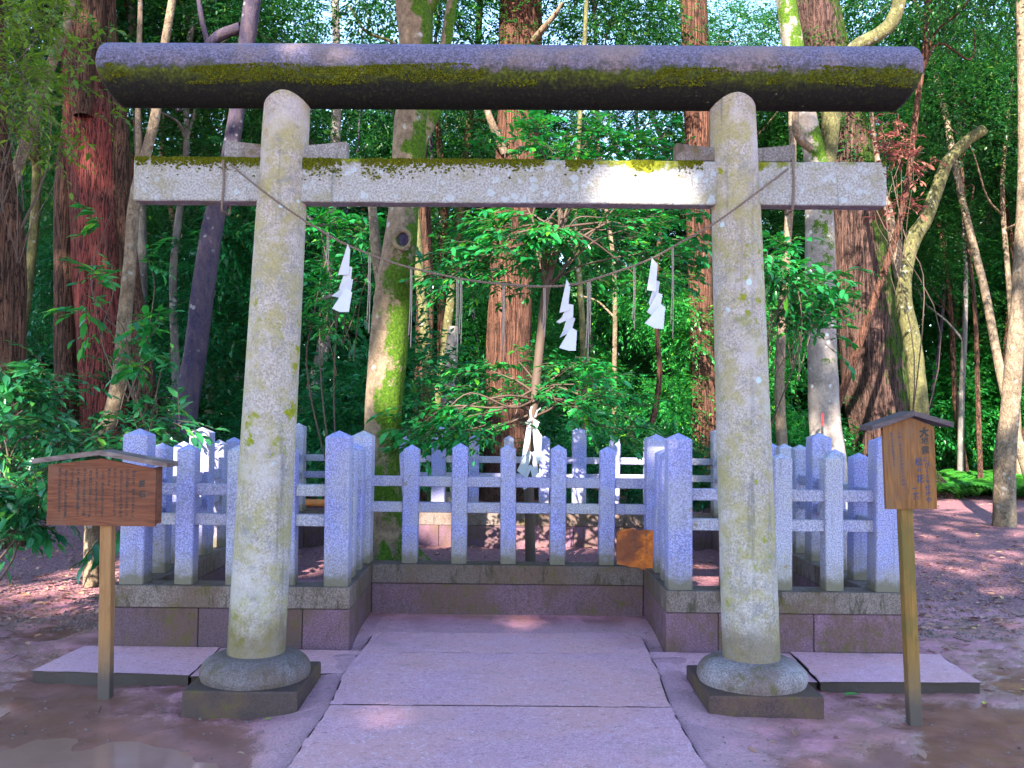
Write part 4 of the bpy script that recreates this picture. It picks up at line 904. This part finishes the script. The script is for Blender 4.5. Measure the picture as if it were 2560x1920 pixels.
for b in bt:
    th_, cn, zn = b['key']; many = cnt[b['key']] > 1
    lab = ((words[b['n']-1]+' ') if many else '')+th_+' '+cn+' forest trunk'+(' from left ' if many else ' ')+zn
    root = empty('forest_tree', (b['X'], b['y'], 0)); tag(root, lab, 'tree', 'trees deeper in the forest')
    rel = cedar_relief(b['x'], .08) if 'cedar' in kinds[b['k']][0] else smooth_relief(b['x'], .08)
    MB().tube(catmull(b['P'], 7), 10 if b['r'] < .12 else 16, rel).build('trunk', MT[kinds[b['k']][0]], root)
    C_ = catmull(b['P'], 7)
    for q in range(g.integers(3, 7)):
        s_ = C_[g.integers(10 if b['y'] > 20 else 22, len(C_)-4)]; a = g.uniform(0, 6.28); L_ = g.uniform(.9, 2.6)
        e = s_[:3]+np.array([math.cos(a)*L_, math.sin(a)*L_, g.uniform(.2, 1.8)])
        MB().tube(bough(g, s_[:3], e, s_[3]*.55, .012, .1), 6).build('limb', MT[kinds[b['k']][0]], root)
        if q < 5:
            c = link('crown', crown_var[g.integers(7)], MT['crown'] if g.random() < .72 else MT['maple'], root, tuple(e+np.array([0, 0, .4])))
            k = g.uniform(.55, 1.0); c.scale = (k, k, k*g.uniform(.7, 1)); c.rotation_euler = (g.normal(0, .2), g.normal(0, .2), g.uniform(0, 6.28))

# ------------------------------------------------------------------ undergrowth (uncountable) and the far wood
shrub_var = []
for k in range(6):
    gg = np.random.default_rng(200+k); Cs, out = ell_clumps(gg, 60, (0, 0, .75), (.8, .8, .75), .3, -.75)
    lv, _ = clump_leaves(Cs, out, gg, 5, .34, 8, .10, .3); shrub_var.append(leaf_geo(*lv, False))
def mass(name, label, places, mat, var=shrub_var, seed=1):
    g = np.random.default_rng(seed); Vs, Fs, n = [], [], 0
    for (x, y, z, s) in places:
        V, F = var[g.integers(len(var))]; a = g.uniform(0, 6.28); c, sn = math.cos(a), math.sin(a)
        R = np.array([[c, -sn, 0], [sn, c, 0], [0, 0, g.uniform(.85, 1.3)]])*s
        Vs.append(V@R.T+[x, y, z]); Fs.append(F+n); n += len(V)
    return tag(link(name, tri_mesh(name, np.vstack(Vs), np.vstack(Fs)), mat), label, kind='stuff')
g = np.random.default_rng(77)
def place(n, x0, x1, d0, d1, z0=0, z1=0, s0=.8, s1=1.5, skip=None):
    out = []
    while len(out) < n:
        x, d = g.uniform(x0, x1), g.uniform(d0, d1); p = at(x, 1040, d)
        if skip and skip(x, d): continue
        out.append((p[0], p[1], g.uniform(z0, z1)-.1, g.uniform(s0, s1)))
    return out
mass('undergrowth', 'dark green undergrowth filling the forest floor at left', place(46, -150, 860, 13, 27, 0, .5, .9, 1.5), MT['under'], seed=1)
mass('undergrowth', 'dense green undergrowth behind the rear fence', place(34, 640, 1500, 20, 27, 0, .3, .9, 1.5)+place(16, 1180, 1720, 15.5, 19, 0, .2, .6, .95), MT['under'], seed=2)
mass('undergrowth', 'sunny green undergrowth at right beyond the leaning cedar', place(48, 1960, 2420, 23, 32, 0, 1.6, 1.0, 1.9)+place(12, 1600, 1840, 15, 20, 0, .4, .6, 1.0), MT['bright'], seed=3)
mass('undergrowth', 'leafy middle layer of the forest at left', place(36, -150, 820, 15, 30, 1.6, 4.6, .8, 1.3), MT['under'], seed=4)
mass('undergrowth', 'sunlit middle layer of leaves behind the gate and at right', place(34, 620, 1740, 20, 32, 1.0, 5.5, .8, 1.3)+place(20, 1230, 1740, 17, 24, .6, 3.5, .6, 1.0)+place(34, 1980, 2420, 24, 34, 1.8, 6, .9, 1.5), MT['bright'], seed=6)
gg = np.random.default_rng(300); Cs, out = ell_clumps(gg, 90, (0, 0, 0), (1.7, 1.7, 1.5), .2)
far_var = [leaf_geo(*clump_leaves(Cs+gg.normal(0, .1, Cs.shape), out, gg, 5, .7, 7, .24, .2)[0], False) for _ in range(3)]
mass('distant_wood', 'far wall of green forest foliage', place(110, -250, 2460, 36, 54, .3, 5.5, 1.0, 1.9)+place(30, -250, 2460, 40, 56, 5, 9, .9, 1.5)+place(34, 1850, 2460, 30, 46, 5, 13, .8, 1.3)+place(70, 560, 1900, 30, 48, 5.5, 14, .7, 1.2)+place(34, -200, 600, 30, 46, 6, 14, .7, 1.2), MT['crown'], far_var, 5)
# red brown dead leaves hanging right of the gate
px_shrub('dead_branch', 'hanging branch of dry red leaves above the right beam end', [(1905, 270), (1925, 300), (1950, 330), (1935, 350), (1970, 340), (1915, 320), (1960, 300), (1930, 440), (1950, 460)], 15, .4, MT['dead'], (1940, 640), 41, per=4, tw=3, L=.3, nl=6, size=.12, cat='branch')
px_shrub('maple_tree', 'yellow green maple foliage in the upper left corner', [(x, y) for x, y in np.random.default_rng(3).uniform((-40, -40), (130, 300), (26, 2))], 10, 1.2, MT['maple'], (-60, 1100), 42, per=5, tw=4, L=.4, nl=7, size=.09, cat='tree', near=True, stem_r=.03)

# ferns
def fern(g, c, n=7, L=.55):
    P, D, N_, S = [], [], [], []
    for k in range(n):
        a = 2*math.pi*k/n+g.uniform(-.3, .3); d = np.array([math.cos(a), math.sin(a), 0]); s_ = np.array([-d[1], d[0], 0])
        LL = L*g.uniform(.7, 1.15)
        for t in np.linspace(.12, 1, 15):
            q = c+d*LL*t+np.array([0, 0, LL*(1.0*t-.85*t*t)]); w_ = LL*.26*math.sin(math.pi*min(1, t*.85+.15))+.02
            for sg_ in (-1, 1): P.append(q); D.append(s_*sg_+d*.45+[0, 0, -.15]); N_.append([0, 0, 1]); S.append(w_)
    return np.array(P), np.array(D), np.array(N_, float), np.array(S)
g = np.random.default_rng(55); A = [[], [], [], []]
for k in range(190):
    x, d = g.uniform(1995, 2330), g.uniform(18.6, 23); p = at(x, 1060, d); p[2] = 0
    for q, v in zip(A, fern(g, p, 8, g.uniform(.75, 1.15))): q.append(v)
V, F = leaf_geo(*[np.concatenate(q) for q in A], False)
tag(link('fern_bed', tri_mesh('fern_bed', V, F), MT['fern']), 'bed of bright green ferns at the edge of the litter, at right', kind='stuff')

# ------------------------------------------------------------------ litter, gravel, single fallen leaves
g = np.random.default_rng(66)
n = 8000; x = g.uniform(-7, 9.5, n); y = 6.8+g.exponential(4.5, n); ok = (y < 26)&~((np.abs(x) < 2.6)&(y < 10.9)); x, y = x[ok], y[ok]
n2_ = 500; x = np.concatenate([x, g.uniform(-2.2, 2.2, n2_)]); y = np.concatenate([y, g.uniform(7.2, 10.5, n2_)])
n3_ = 260; x3 = g.uniform(-4, 4.2, n3_); y3 = g.uniform(4.2, 8, n3_); ok = (np.abs(x3) > 1.05)&~((np.abs(x3) < 2.75)&(y3 > 4.6)); x = np.concatenate([x, x3[ok]]); y = np.concatenate([y, y3[ok]])
z = ground_z(x, y)+.006; a = g.uniform(0, 6.28, len(x))
V, F = leaf_geo(np.stack([x, y, z], 1), np.stack([np.cos(a), np.sin(a), g.normal(0, .15, len(x))], 1), np.array([0, 0, 1.])+g.normal(0, .25, (len(x), 3)), g.uniform(.035, .10, len(x)))
tag(link('leaf_litter', tri_mesh('leaf_litter', V, F), MT['litter']), 'scattered dry leaves on the forest floor', kind='stuff')
n = 3800; x = np.concatenate([-2.7-g.exponential(1.1, n//2), 2.9+g.exponential(1.3, n//2)]); y = 6.6+g.exponential(1.5, n); z = ground_z(x, y)
TVg = np.array([[1, 0, 0], [-1, 0, 0], [0, 1, 0], [0, -1, 0], [0, 0, .7], [0, 0, -.7]], float); TFg = np.array([[0, 2, 4], [2, 1, 4], [1, 3, 4], [3, 0, 4], [2, 0, 5], [1, 2, 5], [3, 1, 5], [0, 3, 5]])
s_ = g.uniform(.006, .02, n); V = np.stack([x, y, z], 1)[:, None]+s_[:, None, None]*TVg[None]*g.uniform(.6, 1.4, (n, 6, 1)); F = TFg[None]+(np.arange(n)*6)[:, None, None]
tag(link('gravel', tri_mesh('gravel', V.reshape(-1, 3), F.reshape(-1, 3), False), MT['gravel']), 'small loose gravel beside the fence', kind='stuff')
n = 2600; x = g.uniform(-3.6, 3.8, n); y = g.uniform(3.6, 6.4, n); ok = (np.abs(x) > .97)&~((np.abs(x) < 2.8)&(y > 5.25)); x, y = x[ok], y[ok]; n = len(x); z = ground_z(x, y)
s_ = .002+.009*g.random(n)**3; V = np.stack([x, y, z], 1)[:, None]+s_[:, None, None]*TVg[None]*g.uniform(.6, 1.4, (n, 6, 1)); F = TFg[None]+(np.arange(n)*6)[:, None, None]
tag(link('grit', tri_mesh('grit', V.reshape(-1, 3), F.reshape(-1, 3), False), MT['gravel']), 'fine grit strewn on the mud around the gate', kind='stuff')
mb = MB()
for k in range(70):
    x0, y0 = g.uniform(-3.6, 3.8), g.uniform(4.0, 8.0)
    if abs(x0) < 1 or (abs(x0) < 2.8 and y0 > 5.2): continue
    a = g.uniform(0, 6.28); L_ = g.uniform(.04, .16); p = np.array([x0, y0, float(ground_z(x0, y0))+.006]); d = np.array([math.cos(a), math.sin(a), 0])
    mb.tube(np.hstack([catmull([p, p+d*L_*.5+g.normal(0, .008, 3)*[1, 1, .3], p+d*L_], 3), np.full((7, 1), .0025)]), 4)
tag(mb.build('fallen_twigs', MT['twig']), 'thin fallen twigs on the mud', kind='stuff')
def fallen(label, x, y, size, mat, zoff=.004, rot=0):
    d = _f+RT*(x*S22-1280)/F_PX-UP*(y*S22-960)/F_PX; p = CAM+d*(-1.55/d[2]); z = float(ground_z(p[0], p[1]))
    if abs(p[0]) < .93 and p[1] < 6.9: z = .052
    V, F = leaf_geo(np.zeros((1, 3)), np.array([[math.cos(rot), math.sin(rot), .05]]), np.array([[.1, .05, 1.]]), np.array([size]))
    return tag(link('fallen_leaf', tri_mesh('fallen_leaf', V, F), mat, None, (p[0], p[1], max(z, -.02)+.012)), label, 'fallen leaf', 'single fallen leaves near the gate')
ml = {k: m_plain('leaf_'+k, c, .5) for k, c in dict(green=(.06, .25, .03), yellow=(.5, .38, .04), orange=(.5, .14, .03), lime=(.25, .42, .02), tan=(.42, .25, .16)).items()}
fallen('green leaf lying on the mud right of the right plinth', 1822, 1503, .12, ml['green'], rot=.2)
fallen('yellow leaf lying on the mud below the right slabs', 1905, 1530, .055, ml['yellow'], rot=2)
fallen('small orange leaf on the path by the left fence corner', 778, 1384, .05, ml['orange'], rot=1)
fallen('lime green leaf in front of the left plinth', 570, 1558, .045, ml['lime'], rot=.4)
fallen('tan leaf floating at the lower left puddle', 528, 1625, .055, ml['tan'], rot=2.6)
fallen('tan leaf on the mud far left of the notice post', 110, 1352, .06, ml['tan'], rot=.3)
fallen('tan leaf beside the right sign post foot', 2020, 1460, .06, ml['tan'], rot=1.7)
fallen('yellow leaf in the wet mud at the right edge', 2125, 1518, .07, ml['yellow'], rot=.9)
fallen('pink tan leaf on the mud at the far right', 2060, 1372, .06, ml['tan'], rot=2.2)
fallen('green leaf on the litter right of the upright sign', 1995, 1245, .06, ml['green'], rot=.7)

# ------------------------------------------------------------------ unseen loose leaves added behind the viewer to shade the clearing, no trunks
g = np.random.default_rng(91)
ts = np.array(TO_SUN)
parts_ = [(52000, (-13, -4, 0), (13, 15, 4), (.3, .65), 17, 26), (15000, (-30, 12, 0), (-3.5, 36, 8), (.5, 1.0), 34, 48), (9000, (-2.6, 4.4, 0), (2.7, 7, 3.3), (.3, .6), 17, 26)]      # what they shade
P, SZ = [], []
for nL, lo_, hi_, sz, d0_, d1_ in parts_:
    P.append(g.uniform(lo_, hi_, (nL, 3))+ts*g.uniform(d0_, d1_, nL)[:, None]); SZ.append(g.uniform(*sz, nL))
P = np.concatenate(P); SZ = np.concatenate(SZ); keep = np.ones(len(P), bool)
gaps = [(at(1300, 415, 5.0), .36), (at(1400, 410, 5.0), .46), (at(1490, 425, 5.0), .36), (at(1150, 1300, 6.9), .36), (at(1120, 1345, 6.6), .36), (at(455, 960, 7.4), .42), (at(455, 1060, 7.4), .4), (at(465, 1160, 7.4), .36), (at(1105, 700, 17), .5), (at(960, 1140, 10.6), .55), (at(1468, 1010, 6.05), .34), (at(150, 1270, 8), .5),
        (at(1200, 830, 8.6), .45), (at(1240, 500, 8.6), .5), (at(1700, 600, 9.6), .5), (at(2180, 800, 13.5), .9), (at(1780, 40, 19), 1.0), (at(1505, 280, 19), .5), (at(1690, 560, 15), .5), (at(720, 560, 10.4), .5), (at(760, 500, 10.4), .4), (at(1050, 560, 8.6), .35), (at(1400, 540, 8.6), .4), (at(1000, 900, 8.6), .3), (at(1120, 480, 8.6), .3), (at(60, 1000, 7.6), .25), (at(200, 950, 7.6), .25), (at(340, 800, 8), .2)]
soft = [(at(1250, 510, 8.6), 1.15, .12), (at(1050, 540, 8.6), .7, .15), (at(1120, 850, 8.6), 1.0, .06), (at(1290, 880, 8.6), .6, .08), (at(950, 920, 8.6), .5, .1), (at(730, 580, 10.4), .9, .25), (at(1720, 620, 9.6), .8, .2), (at(100, 1000, 7.5), .9, .2), (at(40, 1100, 6.6), .5, .3), (at(1100, 700, 17.5), 1.5, .2), (np.array([5.6, 13., 0]), 2.2, .35), (np.array([4.6, 9.5, 0]), .8, .5), (np.array([-4.4, 9., 0]), .8, .5)]
for c, r, pk in soft:  # leaves thinned along the sun rays so chosen spots catch sun
    v = P-c; k = (v@ts)[:, None]; keep &= (np.linalg.norm(v-k*ts, axis=1) > r)|(g.random(len(P)) < pk)
for c, r in gaps:  # gaps cut along the sun rays to place the sun patches
    v = P-c; k = (v@ts)[:, None]; keep &= np.linalg.norm(v-k*ts, axis=1) > r
P = P[keep]; SZ = SZ[keep]; m = len(P)
V, F = leaf_geo(P, g.normal(0, 1, (m, 3)), g.normal(0, 1, (m, 3))+ts*1.0, SZ, False)
tag(link('shade_blocker', tri_mesh('shade_blocker', V, F), MT['crown']), 'unseen leaf cloud added behind the viewer to shade the clearing', kind='stuff')
